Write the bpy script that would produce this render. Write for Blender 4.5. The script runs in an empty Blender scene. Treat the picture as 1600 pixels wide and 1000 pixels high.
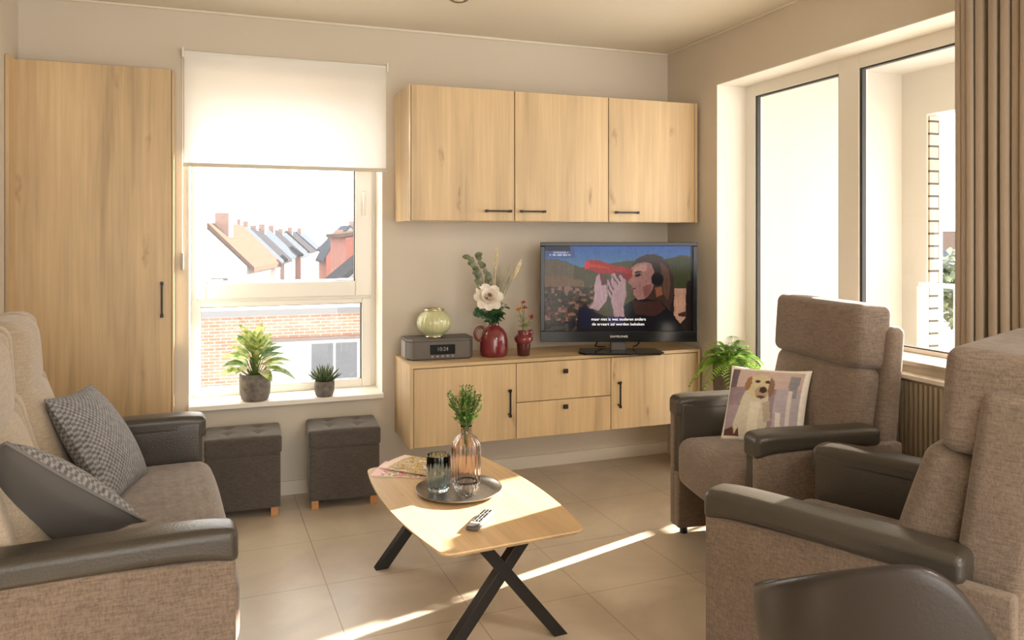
import bpy, bmesh, math, random
import numpy as np
from mathutils import Matrix, Vector, noise
random.seed(7)
S = bpy.context.scene
COL = S.collection
PI = math.pi
R = math.radians
V = Vector

# ------------------------------------------------------------------ camera, sky, sun, exposure
cam_d = bpy.data.cameras.new('camera'); cam = bpy.data.objects.new('camera', cam_d); COL.objects.link(cam)
cam.location = (0, 0, 1.39); cam.rotation_euler = (R(90), 0, R(-20))
cam_d.sensor_width = 36; cam_d.lens = 36 * 1199 / 1600; cam_d.clip_start = .05; cam_d.clip_end = 400
cam_d.shift_y = -(500 - 369) / 1600
S.camera = cam
S.view_settings.view_transform = 'Standard'; S.view_settings.look = 'None'
S.view_settings.gamma = 1; S.view_settings.use_curve_mapping = False
S.view_settings.exposure = 0.12
try:
    S.cycles.use_denoising = True
    S.cycles.max_bounces = 10; S.cycles.diffuse_bounces = 6; S.cycles.transparent_max_bounces = 16
    S.cycles.sample_clamp_indirect = 6
except Exception: pass

w = bpy.data.worlds.new('sky'); S.world = w; w.use_nodes = True
bg = w.node_tree.nodes['Background']; bg.inputs[0].default_value = (1.0, .97, .925, 1); bg.inputs[1].default_value = 5.0

def light(name, typ, loc, energy, color, **k):
    d = bpy.data.lights.new(name, typ); d.energy = energy; d.color = color
    for a, b in k.items(): setattr(d, a, b)
    o = bpy.data.objects.new(name, d); o.location = loc; COL.objects.link(o); return o
SUN_EL = R(21); sd = V((1, .31, 0)).normalized() * math.cos(SUN_EL); sd.z = math.sin(SUN_EL)
sun = light('sun', 'SUN', (8, 4, 5), 34.0, (1.0, .90, .76), angle=R(.6))
sun.rotation_euler = sd.to_track_quat('Z', 'Y').to_euler()
# unseen fill lights added behind the camera to lift the floor and armchairs
for lx, ly, en in ((.2, -.9, 14), (1.8, -.4, 42)):
    k_ = light('added_fill_light', 'AREA', (lx, ly, 2.53), en, (1.0, .90, .76), shape='DISK', size=.45)
# daylight portals in the openings (they only guide the sky light, they emit nothing themselves)
for nm, loc, rot, sx, sy in (('portal_back', (.29, 4.6, 1.35), (R(-90), 0, 0), 1.1, 1.7),
                             ('portal_right', (2.9, 2.35, 1.15), (0, R(90), 0), 2.3, 2.9),
                             ('portal_kitchen', (.9, -3.3, 1.3), (R(90), 0, 0), 3.5, 2.5)):
    p = light(nm, 'AREA', loc, 1, (1, 1, 1), shape='RECTANGLE', size=sx, size_y=sy)
    p.rotation_euler = rot; p.data.cycles.is_portal = True

# ------------------------------------------------------------------ materials
def newmat(name):
    m = bpy.data.materials.new(name); m.use_nodes = True
    nt = m.node_tree; return m, nt, nt.nodes['Principled BSDF']
def pmat(name, col, rough=.5, metal=0, spec=None, coat=0, trans=0, ior=None, emit=None, es=0, var=0, vscale=4, bump=0, bscale=60, sheen=0):
    m, nt, b = newmat(name); N = nt.nodes.new; L = nt.links.new
    b.inputs['Base Color'].default_value = (*col, 1); b.inputs['Roughness'].default_value = rough
    b.inputs['Metallic'].default_value = metal
    if spec is not None: b.inputs['Specular IOR Level'].default_value = spec
    if coat: b.inputs['Coat Weight'].default_value = coat
    if trans: b.inputs['Transmission Weight'].default_value = trans
    if ior: b.inputs['IOR'].default_value = ior
    if sheen: b.inputs['Sheen Weight'].default_value = sheen
    if emit: b.inputs['Emission Color'].default_value = (*emit, 1); b.inputs['Emission Strength'].default_value = es
    tc = N('ShaderNodeTexCoord')
    if var:
        n = N('ShaderNodeTexNoise'); n.inputs['Scale'].default_value = vscale; n.inputs['Detail'].default_value = 5
        L(tc.outputs['Object'], n.inputs['Vector'])
        r = N('ShaderNodeMapRange'); r.inputs['To Min'].default_value = 1 - var; r.inputs['To Max'].default_value = 1 + var
        r.inputs['From Min'].default_value = .3; r.inputs['From Max'].default_value = .7
        L(n.outputs['Fac'], r.inputs['Value'])
        mx = N('ShaderNodeVectorMath'); mx.operation = 'SCALE'; mx.inputs[0].default_value = col
        L(r.outputs[0], mx.inputs['Scale']); L(mx.outputs[0], b.inputs['Base Color'])
    if bump:
        n2 = N('ShaderNodeTexNoise'); n2.inputs['Scale'].default_value = bscale; n2.inputs['Detail'].default_value = 4
        L(tc.outputs['Object'], n2.inputs['Vector'])
        bp = N('ShaderNodeBump'); bp.inputs['Strength'].default_value = bump; bp.inputs['Distance'].default_value = .004
        L(n2.outputs['Fac'], bp.inputs['Height']); L(bp.outputs[0], b.inputs['Normal'])
    return m
def ramp(nt, stops):
    r = nt.nodes.new('ShaderNodeValToRGB'); cr = r.color_ramp
    while len(cr.elements) < len(stops): cr.elements.new(.5)
    for e, (p, c) in zip(cr.elements, stops): e.position = p; e.color = (*c, 1)
    return r
def wood(name, axis='Z', base=(.58, .42, .235), rough=.42, knots=True):
    m, nt, b = newmat(name); N = nt.nodes.new; L = nt.links.new
    tc = N('ShaderNodeTexCoord'); oi = N('ShaderNodeObjectInfo')
    off = N('ShaderNodeVectorMath'); off.operation = 'SCALE'; off.inputs[0].default_value = (3.1, 1.7, 5.3)
    L(oi.outputs['Random'], off.inputs['Scale'])
    add = N('ShaderNodeVectorMath'); L(tc.outputs['Object'], add.inputs[0]); L(off.outputs[0], add.inputs[1])
    def mapped(across, along):
        mp = N('ShaderNodeMapping')
        s = [across] * 3; s['XYZ'.index(axis)] = along
        mp.inputs['Scale'].default_value = s; L(add.outputs[0], mp.inputs['Vector']); return mp
    def nz(across, along, detail=4, rgh=.6, dist=0):
        n = N('ShaderNodeTexNoise'); n.inputs['Scale'].default_value = 1; n.inputs['Detail'].default_value = detail
        n.inputs['Roughness'].default_value = rgh; n.inputs['Distortion'].default_value = dist
        L(mapped(across, along).outputs[0], n.inputs['Vector']); return n
    a = nz(9, .7, 3, .6, .4); c = nz(60, 1.6, 4, .7); d = nz(3.2, 1.1, 3, .5)
    k = lambda f: tuple(x * f for x in base)
    r1 = ramp(nt, [(.28, k(.74)), (.42, k(.93)), (.58, k(1.04)), (.75, (base[0] * 1.12, base[1] * 1.14, base[2] * 1.16))])
    L(a.outputs['Fac'], r1.inputs['Fac'])
    def mul(x, fac_out, lo, hi, fm=.3, fM=.7):
        mr = N('ShaderNodeMapRange'); mr.inputs['From Min'].default_value = fm; mr.inputs['From Max'].default_value = fM
        mr.inputs['To Min'].default_value = lo; mr.inputs['To Max'].default_value = hi; L(fac_out, mr.inputs['Value'])
        s = N('ShaderNodeVectorMath'); s.operation = 'SCALE'; L(x, s.inputs[0]); L(mr.outputs[0], s.inputs['Scale']); return s.outputs[0]
    col = mul(r1.outputs['Color'], c.outputs['Fac'], .86, 1.07)
    col = mul(col, d.outputs['Fac'], .92, 1.08)
    if knots:
        vo = N('ShaderNodeTexVoronoi'); vo.feature = 'F1'; vo.inputs['Scale'].default_value = 1; vo.inputs['Randomness'].default_value = 1
        wn = nz(14, 6, 3, .6); vd = N('ShaderNodeVectorMath'); vd.operation = 'SCALE'; vd.inputs['Scale'].default_value = .55; L(wn.outputs['Color'], vd.inputs[0])
        va = N('ShaderNodeVectorMath'); L(mapped(7.5, 2.1).outputs[0], va.inputs[0]); L(vd.outputs[0], va.inputs[1]); L(va.outputs[0], vo.inputs['Vector'])
        mr = N('ShaderNodeMapRange'); mr.inputs['From Min'].default_value = .02; mr.inputs['From Max'].default_value = .15
        mr.inputs['To Min'].default_value = 1; mr.inputs['To Max'].default_value = 0; L(vo.outputs['Distance'], mr.inputs['Value'])
        n3 = nz(40, 20, 3, .6)
        mm = N('ShaderNodeMath'); mm.operation = 'MULTIPLY'; L(mr.outputs[0], mm.inputs[0]); L(n3.outputs['Fac'], mm.inputs[1])
        mm2 = N('ShaderNodeMath'); mm2.operation = 'MULTIPLY'; mm2.inputs[1].default_value = 1.35; L(mm.outputs[0], mm2.inputs[0])
        mx = N('ShaderNodeMix'); mx.data_type = 'RGBA'; L(mm2.outputs[0], mx.inputs['Factor']); L(col, mx.inputs[6])
        mx.inputs[7].default_value = (base[0] * .45, base[1] * .36, base[2] * .3, 1); col = mx.outputs[2]
    L(col, b.inputs['Base Color']); b.inputs['Roughness'].default_value = rough
    bp = N('ShaderNodeBump'); bp.inputs['Strength'].default_value = .08; bp.inputs['Distance'].default_value = .002
    L(c.outputs['Fac'], bp.inputs['Height']); L(bp.outputs[0], b.inputs['Normal'])
    return m
def fabric(name, c1, c2, sc=1.0, rough=.95):
    m, nt, b = newmat(name); N = nt.nodes.new; L = nt.links.new
    tc = N('ShaderNodeTexCoord')
    def nz(s, d=3):
        mp = N('ShaderNodeMapping'); mp.inputs['Scale'].default_value = [q * sc for q in s]; L(tc.outputs['Object'], mp.inputs['Vector'])
        n = N('ShaderNodeTexNoise'); n.inputs['Scale'].default_value = 1; n.inputs['Detail'].default_value = d; n.inputs['Roughness'].default_value = .65
        L(mp.outputs[0], n.inputs['Vector']); return n
    a = nz((28, 28, 260)); c = nz((260, 260, 90)); d = nz((5, 5, 5), 2)
    ad = N('ShaderNodeMath'); L(a.outputs['Fac'], ad.inputs[0]); L(c.outputs['Fac'], ad.inputs[1])
    ml = N('ShaderNodeMath'); ml.operation = 'MULTIPLY'; ml.inputs[1].default_value = .5; L(ad.outputs[0], ml.inputs[0])
    r = ramp(nt, [(.38, c1), (.62, c2)]); L(ml.outputs[0], r.inputs['Fac'])
    mr = N('ShaderNodeMapRange'); mr.inputs['From Min'].default_value = .3; mr.inputs['From Max'].default_value = .7
    mr.inputs['To Min'].default_value = .92; mr.inputs['To Max'].default_value = 1.08; L(d.outputs['Fac'], mr.inputs['Value'])
    s = N('ShaderNodeVectorMath'); s.operation = 'SCALE'; L(r.outputs['Color'], s.inputs[0]); L(mr.outputs[0], s.inputs['Scale'])
    L(s.outputs[0], b.inputs['Base Color']); b.inputs['Roughness'].default_value = rough
    b.inputs['Sheen Weight'].default_value = .25; b.inputs['Specular IOR Level'].default_value = .2
    bp = N('ShaderNodeBump'); bp.inputs['Strength'].default_value = .35; bp.inputs['Distance'].default_value = .002
    L(ml.outputs[0], bp.inputs['Height']); L(bp.outputs[0], b.inputs['Normal'])
    return m
def houndstooth(name):
    m, nt, b = newmat(name); N = nt.nodes.new; L = nt.links.new
    tc = N('ShaderNodeTexCoord')
    mp = N('ShaderNodeMapping'); mp.inputs['Scale'].default_value = (105, 105, 105); mp.inputs['Rotation'].default_value = (0, 0, R(8)); L(tc.outputs['Object'], mp.inputs['Vector'])
    ck = N('ShaderNodeTexChecker'); ck.inputs['Scale'].default_value = 1
    ck.inputs[1].default_value = (.035, .032, .032, 1); ck.inputs[2].default_value = (.30, .29, .29, 1)
    ns = N('ShaderNodeTexNoise'); ns.inputs['Scale'].default_value = 60; L(tc.outputs['Object'], ns.inputs['Vector'])
    vm = N('ShaderNodeVectorMath'); vm.operation = 'MULTIPLY'; vm.inputs[1].default_value = (1, 1, 0); L(mp.outputs[0], vm.inputs[0])
    v2 = N('ShaderNodeVectorMath'); v2.inputs[1].default_value = (0, 0, .5); L(vm.outputs[0], v2.inputs[0])
    L(v2.outputs[0], ck.inputs['Vector'])
    mx = N('ShaderNodeMix'); mx.data_type = 'RGBA'; mx.inputs['Factor'].default_value = .3
    L(ck.outputs['Color'], mx.inputs[6]); L(ns.outputs['Fac'], mx.inputs[7])
    sc = N('ShaderNodeVectorMath'); sc.operation = 'MULTIPLY'; sc.inputs[1].default_value = (.8, .8, .82); L(mx.outputs[2], sc.inputs[0])
    L(sc.outputs[0], b.inputs['Base Color']); b.inputs['Roughness'].default_value = .9
    bp = N('ShaderNodeBump'); bp.inputs['Strength'].default_value = .7; bp.inputs['Distance'].default_value = .004
    L(ck.outputs['Fac'], bp.inputs['Height']); L(bp.outputs[0], b.inputs['Normal'])
    return m
def attr_mat(name, rough=.8, emit=0):
    m, nt, b = newmat(name)
    a = nt.nodes.new('ShaderNodeVertexColor'); a.layer_name = 'Col'
    if emit:
        b.inputs['Specular IOR Level'].default_value = .18; b.inputs['Base Color'].default_value = (.006, .006, .008, 1); nt.links.new(a.outputs[0], b.inputs['Emission Color']); b.inputs['Emission Strength'].default_value = emit
    else: nt.links.new(a.outputs[0], b.inputs['Base Color'])
    b.inputs['Roughness'].default_value = rough
    return m
def pane_mat(name, refl=.07, tint=(1, 1, 1)):
    m, nt, b = newmat(name); N = nt.nodes.new; L = nt.links.new
    nt.nodes.remove(b); o = nt.nodes['Material Output']
    t = N('ShaderNodeBsdfTransparent'); t.inputs[0].default_value = (*tint, 1); g = N('ShaderNodeBsdfGlossy'); g.inputs['Roughness'].default_value = .01
    lw = N('ShaderNodeLayerWeight'); lw.inputs[0].default_value = .5
    pw = N('ShaderNodeMath'); pw.operation = 'POWER'; pw.inputs[1].default_value = 5; L(lw.outputs['Facing'], pw.inputs[0])
    f = N('ShaderNodeMath'); f.operation = 'MULTIPLY_ADD'; f.inputs[1].default_value = .5; f.inputs[2].default_value = .02; L(pw.outputs[0], f.inputs[0])
    mx = N('ShaderNodeMixShader'); L(f.outputs[0], mx.inputs[0]); L(t.outputs[0], mx.inputs[1]); L(g.outputs[0], mx.inputs[2]); L(mx.outputs[0], o.inputs[0])
    return m
def blind_mat(name):
    m, nt, b = newmat(name); N = nt.nodes.new; L = nt.links.new
    nt.nodes.remove(b); o = nt.nodes['Material Output']
    d = N('ShaderNodeBsdfDiffuse'); d.inputs[0].default_value = (.86, .85, .82, 1)
    t = N('ShaderNodeBsdfTranslucent'); t.inputs[0].default_value = (.97, .965, .95, 1)
    mx = N('ShaderNodeMixShader'); mx.inputs[0].default_value = .66; L(d.outputs[0], mx.inputs[1]); L(t.outputs[0], mx.inputs[2])
    L(mx.outputs[0], o.inputs[0]); return m
def brick_mat(name, c1, c2, mortar, bw=.21, bh=.065, axis='XZ'):
    m, nt, b = newmat(name); N = nt.nodes.new; L = nt.links.new
    tc = N('ShaderNodeTexCoord'); sp = N('ShaderNodeSeparateXYZ'); cb = N('ShaderNodeCombineXYZ'); L(tc.outputs['Object'], sp.inputs[0])
    L(sp.outputs['XYZ'.index(axis[0])], cb.inputs[0]); L(sp.outputs['XYZ'.index(axis[1])], cb.inputs[1])
    br = N('ShaderNodeTexBrick'); br.inputs['Scale'].default_value = 1; br.inputs['Brick Width'].default_value = bw; br.inputs['Row Height'].default_value = bh
    br.inputs['Mortar Size'].default_value = .008; br.inputs['Color1'].default_value = (*c1, 1); br.inputs['Color2'].default_value = (*c2, 1); br.inputs['Mortar'].default_value = (*mortar, 1)
    L(cb.outputs[0], br.inputs['Vector'])
    ns = N('ShaderNodeTexNoise'); ns.inputs['Scale'].default_value = 3; ns.inputs['Detail'].default_value = 6; L(tc.outputs['Object'], ns.inputs['Vector'])
    mx = N('ShaderNodeMix'); mx.data_type = 'RGBA'; mx.blend_type = 'OVERLAY'; mx.inputs['Factor'].default_value = .4
    L(br.outputs['Color'], mx.inputs[6]); L(ns.outputs['Fac'], mx.inputs[7]); L(mx.outputs[2], b.inputs['Base Color']); b.inputs['Roughness'].default_value = .9
    return m
def tile_mat(name):
    m, nt, b = newmat(name); N = nt.nodes.new; L = nt.links.new
    tc = N('ShaderNodeTexCoord'); mp = N('ShaderNodeMapping'); mp.vector_type = 'TEXTURE'
    mp.inputs['Location'].default_value = (.352, 3.132, 0); mp.inputs['Rotation'].default_value = (0, 0, R(2.2))
    L(tc.outputs['Object'], mp.inputs['Vector'])
    br = N('ShaderNodeTexBrick'); br.offset = 0; br.inputs['Scale'].default_value = 1; br.inputs['Brick Width'].default_value = .465; br.inputs['Row Height'].default_value = .465
    br.inputs['Mortar Size'].default_value = .0022; br.inputs['Mortar Smooth'].default_value = .3
    br.inputs['Color1'].default_value = (.55, .47, .365, 1); br.inputs['Color2'].default_value = (.575, .49, .385, 1); br.inputs['Mortar'].default_value = (.33, .27, .21, 1)
    L(mp.outputs[0], br.inputs['Vector'])
    ns = N('ShaderNodeTexNoise'); ns.inputs['Scale'].default_value = 2.2; ns.inputs['Detail'].default_value = 7; ns.inputs['Roughness'].default_value = .6; ns.inputs['Distortion'].default_value = .8
    L(tc.outputs['Object'], ns.inputs['Vector'])
    mr = N('ShaderNodeMapRange'); mr.inputs['From Min'].default_value = .3; mr.inputs['From Max'].default_value = .7; mr.inputs['To Min'].default_value = .84; mr.inputs['To Max'].default_value = 1.14
    L(ns.outputs['Fac'], mr.inputs['Value'])
    s = N('ShaderNodeVectorMath'); s.operation = 'SCALE'; L(br.outputs['Color'], s.inputs[0]); L(mr.outputs[0], s.inputs['Scale'])
    L(s.outputs[0], b.inputs['Base Color']); b.inputs['Roughness'].default_value = .30
    bp = N('ShaderNodeBump'); bp.invert = True; bp.inputs['Strength'].default_value = .4; bp.inputs['Distance'].default_value = .002
    L(br.outputs['Fac'], bp.inputs['Height']); L(bp.outputs[0], b.inputs['Normal'])
    return m
def leafmat(name, c1, c2, scale=25, sss=.25):
    m, nt, b = newmat(name); N = nt.nodes.new; L = nt.links.new
    tc = N('ShaderNodeTexCoord'); n = N('ShaderNodeTexNoise'); n.inputs['Scale'].default_value = scale; n.inputs['Detail'].default_value = 3
    L(tc.outputs['Object'], n.inputs['Vector']); r = ramp(nt, [(.40, c1), (.60, c2)]); L(n.outputs['Fac'], r.inputs['Fac'])
    nt.nodes.remove(b); o = nt.nodes['Material Output']
    d = N('ShaderNodeBsdfPrincipled'); d.inputs['Roughness'].default_value = .45; t = N('ShaderNodeBsdfTranslucent')
    L(r.outputs['Color'], d.inputs['Base Color']); L(r.outputs['Color'], t.inputs[0])
    mx = N('ShaderNodeMixShader'); mx.inputs[0].default_value = sss; L(d.outputs[0], mx.inputs[1]); L(t.outputs[0], mx.inputs[2]); L(mx.outputs[0], o.inputs[0])
    return m

WALL = pmat('painted_plaster', (.60, .54, .45), .85, bump=.12, bscale=120, var=.015, vscale=3)
CEIL = pmat('ceiling_paint', (.72, .665, .555), .85, bump=.08, bscale=100)
TRIM = pmat('white_trim', (.80, .755, .68), .45)
BASEB = pmat('painted_baseboard', (.66, .60, .51), .5)
REVEAL = pmat('window_reveal_plaster', (.82, .78, .70), .6)
PVC = pmat('white_window_plastic', (.80, .77, .71), .3)
SEAL = pmat('black_window_seal', (.03, .03, .028), .5)
FLOOR = tile_mat('stoneware_tiles')
OAKZ = wood('oak_upright', 'Z'); OAKX = wood('oak_lengthwise', 'X', knots=False); OAKY = wood('oak_table', 'Y', base=(.62, .43, .235))
GAP = pmat('shadow_gap', (.10, .06, .03), .8)
BLACK = pmat('black_metal', (.018, .016, .015), .38, metal=.3)
FAB = fabric('brown_melange_fabric', (.135, .099, .075), (.235, .18, .14))
FABL = fabric('light_melange_fabric', (.35, .285, .21), (.46, .385, .30))
LEA = pmat('taupe_leather', (.052, .044, .035), .33, bump=.25, bscale=160, var=.06)
LEAB = pmat('black_leather', (.03, .024, .021), .34, bump=.1, bscale=160)
POUF = fabric('charcoal_fabric', (.06, .05, .043), (.105, .088, .076), 1.0)
PINE = pmat('pale_wood_feet', (.50, .23, .085), .5, var=.1, vscale=20)
HOUND = houndstooth('houndstooth_knit')
SMOOTHGREY = pmat('smooth_grey_cloth', (.085, .077, .072), .7, bump=.1, bscale=30, sheen=.3)
GREYPIPE = pmat('grey_piping', (.16, .15, .145), .8)
CURT = pmat('brown_curtain_cloth', (.36, .28, .205), .85, bump=.2, bscale=300, sheen=.3)
CHROME = pmat('brushed_metal', (.45, .43, .40), .3, metal=1)
SILVER = pmat('silver_plastic', (.30, .28, .26), .4, metal=.3)
DGREY = pmat('dark_grey_plastic', (.095, .085, .076), .45)
GLOSSB = pmat('gloss_black', (.006, .006, .007), .16, spec=.35)
PANE = pane_mat('window_glass')
BLIND = blind_mat('blind_cloth')
STONEPOT = pmat('rough_grey_ceramic', (.175, .155, .135), .85, var=.35, vscale=35, bump=.6, bscale=60)
SOIL = pmat('potting_soil', (.04, .028, .02), .95, bump=.8, bscale=90)
WHITE = pmat('white_render', (.84, .83, .79), .9); BALC = pmat('balcony_render', (.50, .47, .42), .9)

# ------------------------------------------------------------------ mesh helpers
def tagset(o, label=None, cat=None, group=None, kind=None):
    if label: o['label'] = label
    if cat: o['category'] = cat
    if group: o['group'] = group
    if kind: o['kind'] = kind
    return o
def thing(name, label, cat, loc=(0, 0, 0), rz=0, group=None, kind=None):
    o = bpy.data.objects.new(name, None); COL.objects.link(o); o.empty_display_size = .1
    o.location = loc; o.rotation_euler = (0, 0, rz)
    return tagset(o, label, cat, group, kind)
def link(name, bm, mats, parent=None, smooth=False, bevel=0, sub=0, solid=0, seg=2, ang=40):
    bmesh.ops.recalc_face_normals(bm, faces=bm.faces) if not solid else None
    me = bpy.data.meshes.new(name); bm.to_mesh(me); bm.free()
    for m in (mats if isinstance(mats, (list, tuple)) else [mats]): me.materials.append(m)
    o = bpy.data.objects.new(name, me); COL.objects.link(o)
    if parent: o.parent = parent
    if smooth:
        me.polygons.foreach_set('use_smooth', [True] * len(me.polygons))
    if solid:
        s = o.modifiers.new('solid', 'SOLIDIFY'); s.thickness = solid; s.offset = 0
    if bevel:
        b = o.modifiers.new('bevel', 'BEVEL'); b.width = bevel; b.segments = seg; b.limit_method = 'ANGLE'; b.angle_limit = R(ang)
        b.harden_normals = False
        me.polygons.foreach_set('use_smooth', [True] * len(me.polygons))
        try: me.set_sharp_from_angle(angle=R(50))
        except Exception: pass
    if sub:
        s = o.modifiers.new('sub', 'SUBSURF'); s.levels = sub; s.render_levels = sub
    return o
def BM(): return bmesh.new()
I4 = Matrix.Identity(4)
def box(bm, a, b, M=I4, mi=0):
    (x0, y0, z0), (x1, y1, z1) = a, b
    vs = [bm.verts.new(M @ V((x, y, z))) for x in (x0, x1) for y in (y0, y1) for z in (z0, z1)]
    for f in ((0, 1, 3, 2), (4, 6, 7, 5), (0, 4, 5, 1), (2, 3, 7, 6), (0, 2, 6, 4), (1, 5, 7, 3)):
        bm.faces.new([vs[i] for i in f]).material_index = mi
    return bm
def bx(a, b, M=I4): return box(BM(), a, b, M)
def prism(bm, pts, z0, z1, M=I4):
    n = len(pts); lo = [bm.verts.new(M @ V((p[0], p[1], z0))) for p in pts]; hi = [bm.verts.new(M @ V((p[0], p[1], z1))) for p in pts]
    bm.faces.new(lo[::-1]); bm.faces.new(hi)
    for i in range(n): bm.faces.new((lo[i], lo[(i + 1) % n], hi[(i + 1) % n], hi[i]))
    return bm
def lathe(bm, prof, seg=40, c=(0, 0, 0), rib=0, amp=0, ribz=None, M=I4, cap=True):
    rings = []
    for r, z in prof:
        ring = []
        for i in range(seg):
            t = 2 * PI * i / seg
            rr = r
            if rib and (ribz is None or ribz[0] <= z <= ribz[1]): rr = r * (1 + amp * math.cos(rib * t))
            ring.append(bm.verts.new(M @ V((c[0] + rr * math.cos(t), c[1] + rr * math.sin(t), c[2] + z))))
        rings.append(ring)
    for a, b in zip(rings, rings[1:]):
        for i in range(seg): bm.faces.new((a[i], a[(i + 1) % seg], b[(i + 1) % seg], b[i]))
    if cap:
        bm.faces.new(rings[0][::-1]); bm.faces.new(rings[-1])
    return bm
def tube(bm, pts, r, seg=8, M=I4, cap=True):
    pts = [V(p) for p in pts]; rr = r if isinstance(r, (list, tuple)) else [r] * len(pts); rings = []
    t0 = (pts[1] - pts[0]).normalized(); up = V((0, 0, 1)) if abs(t0.z) < .9 else V((1, 0, 0))
    nrm = (up - t0 * up.dot(t0)).normalized()
    for i, p in enumerate(pts):
        t = (pts[min(i + 1, len(pts) - 1)] - pts[max(i - 1, 0)]).normalized()
        nrm = (nrm - t * nrm.dot(t)).normalized(); bn = t.cross(nrm)
        rings.append([bm.verts.new(M @ (p + nrm * rr[i] * math.cos(2 * PI * k / seg) + bn * rr[i] * math.sin(2 * PI * k / seg))) for k in range(seg)])
    for a, b in zip(rings, rings[1:]):
        for i in range(seg): bm.faces.new((a[i], a[(i + 1) % seg], b[(i + 1) % seg], b[i]))
    if cap: bm.faces.new(rings[0][::-1]); bm.faces.new(rings[-1])
    return bm
def soft(bm, half, r, M=I4, deform=None, k=6, mi=0):
    """rounded box of half sizes with corner radius r; deform(x,y,z)->(x,y,z) in local space"""
    half = V(half); r = min(r, *[h * .98 for h in half])
    angs = [0, R(15), R(30), R(45)]
    def coords(h):
        c = [h - r + r * math.tan(a) for a in angs]
        fl = [-(h - r) + 2 * (h - r) * i / k for i in range(1, k)] if h - r > 1e-5 else []
        if h - r < 1e-5: return sorted(set([round(-x, 6) for x in c] + [round(x, 6) for x in c]))
        return [-x for x in c[::-1]] + fl + c
    cs = [coords(h) for h in half]; cache = {}
    def vert(p):
        key = tuple(round(q, 5) for q in p)
        if key in cache: return cache[key]
        inner = V([max(-(half[i] - r), min(half[i] - r, p[i])) for i in range(3)])
        d = V(p) - inner; q = inner + (d.normalized() * r if d.length > 1e-9 else d)
        if deform: q = V(deform(*q))
        v = bm.verts.new(M @ q); cache[key] = v; return v
    for ax in range(3):
        u, w_ = [i for i in range(3) if i != ax]
        for s in (-1, 1):
            for i in range(len(cs[u]) - 1):
                for j in range(len(cs[w_]) - 1):
                    q = []
                    for di, dj in ((0, 0), (1, 0), (1, 1), (0, 1)):
                        p = [0, 0, 0]; p[ax] = s * half[ax]; p[u] = cs[u][i + di]; p[w_] = cs[w_][j + dj]; q.append(vert(p))
                    try: bm.faces.new(q).material_index = mi
                    except ValueError: pass
    return bm
def T(x=0, y=0, z=0, rx=0, ry=0, rz=0):
    return Matrix.Translation((x, y, z)) @ Matrix.Rotation(rz, 4, 'Z') @ Matrix.Rotation(ry, 4, 'Y') @ Matrix.Rotation(rx, 4, 'X')
def bulge(half, ax, amt, sides=1):
    """push the +ax face outwards by amt in the middle"""
    def f(x, y, z):
        p = [x, y, z]; u, v_ = [i for i in range(3) if i != ax]
        g = max(0, 1 - (p[u] / half[u]) ** 2) * max(0, 1 - (p[v_] / half[v_]) ** 2)
        if p[ax] > 0 or sides == 2: p[ax] += (1 if p[ax] > 0 else -1) * amt * g ** .7 * min(1, abs(p[ax]) / half[ax])
        return p
    return f
def leaf(bm, p, d, up, ln, wd, bend=.3, seg=5, fold=.15, mi=0, tip=1.0):
    d = V(d).normalized(); up = V(up); side = d.cross(up).normalized(); up = side.cross(d).normalized()
    prev = None
    for i in range(seg + 1):
        t = i / seg; c = V(p) + d * ln * t - up * bend * ln * t * t
        wv = wd * max(0, math.sin(PI * min(1, t * .93 + .045))) ** tip * .5
        a, m_, b = [bm.verts.new(q) for q in (c + side * wv + up * wv * fold, c, c - side * wv + up * wv * fold)]
        if prev:
            bm.faces.new((prev[0], prev[1], m_, a)).material_index = mi; bm.faces.new((prev[1], prev[2], b, m_)).material_index = mi
        prev = (a, m_, b)
def text_obj(name, s, size, mat, parent, M, extrude=.0006, ax='CENTER', sx=1):
    cu = bpy.data.curves.new(name, 'FONT'); cu.body = s; cu.size = size; cu.extrude = extrude; cu.align_x = ax; cu.align_y = 'CENTER'
    cu.resolution_u = 3
    t = bpy.data.objects.new(name, cu); COL.objects.link(t)
    dg = bpy.context.evaluated_depsgraph_get(); dg.update()
    me = bpy.data.meshes.new_from_object(t.evaluated_get(dg)); COL.objects.unlink(t); bpy.data.objects.remove(t)
    me.transform(Matrix.Diagonal((sx, 1, 1, 1))); me.transform(M); me.materials.clear(); me.materials.append(mat)
    o = bpy.data.objects.new(name, me); COL.objects.link(o); o.parent = parent; return o
def struct(name, bm, mat, parent=None, **k):
    o = link(name, bm, mat, parent, **k)
    if not parent: o['kind'] = 'structure'
    return o
def srgb(c): return tuple(((x / 255) / 12.92 if x / 255 <= .04045 else ((x / 255 + .055) / 1.055) ** 2.4) for x in c)
def inpoly(X, Y, P):
    r = np.zeros(X.shape, bool); n = len(P)
    for i in range(n):
        x1, y1 = P[i]; x2, y2 = P[(i + 1) % n]
        if y1 == y2: continue
        c = ((y1 > Y) != (y2 > Y)) & (X < (x2 - x1) * (Y - y1) / (y2 - y1) + x1); r ^= c
    return r
def vnoise(X, Y, seed=0):
    rs = np.random.RandomState(seed); g = rs.rand(256, 256)
    xi = np.floor(X).astype(int); yi = np.floor(Y).astype(int); fx = X - xi; fy = Y - yi
    fx = fx * fx * (3 - 2 * fx); fy = fy * fy * (3 - 2 * fy); G = lambda a, b: g[a % 256, b % 256]
    return (G(xi, yi) * (1 - fx) + G(xi + 1, yi) * fx) * (1 - fy) + (G(xi, yi + 1) * (1 - fx) + G(xi + 1, yi + 1) * fx) * fy
def paint(shape_fns, X, Y, base):
    C = np.zeros(X.shape + (3,)); C[:] = base
    for mask, col in shape_fns:
        if callable(col): C[mask] = col(X[mask], Y[mask])
        else: C[mask] = col
    return C
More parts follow.
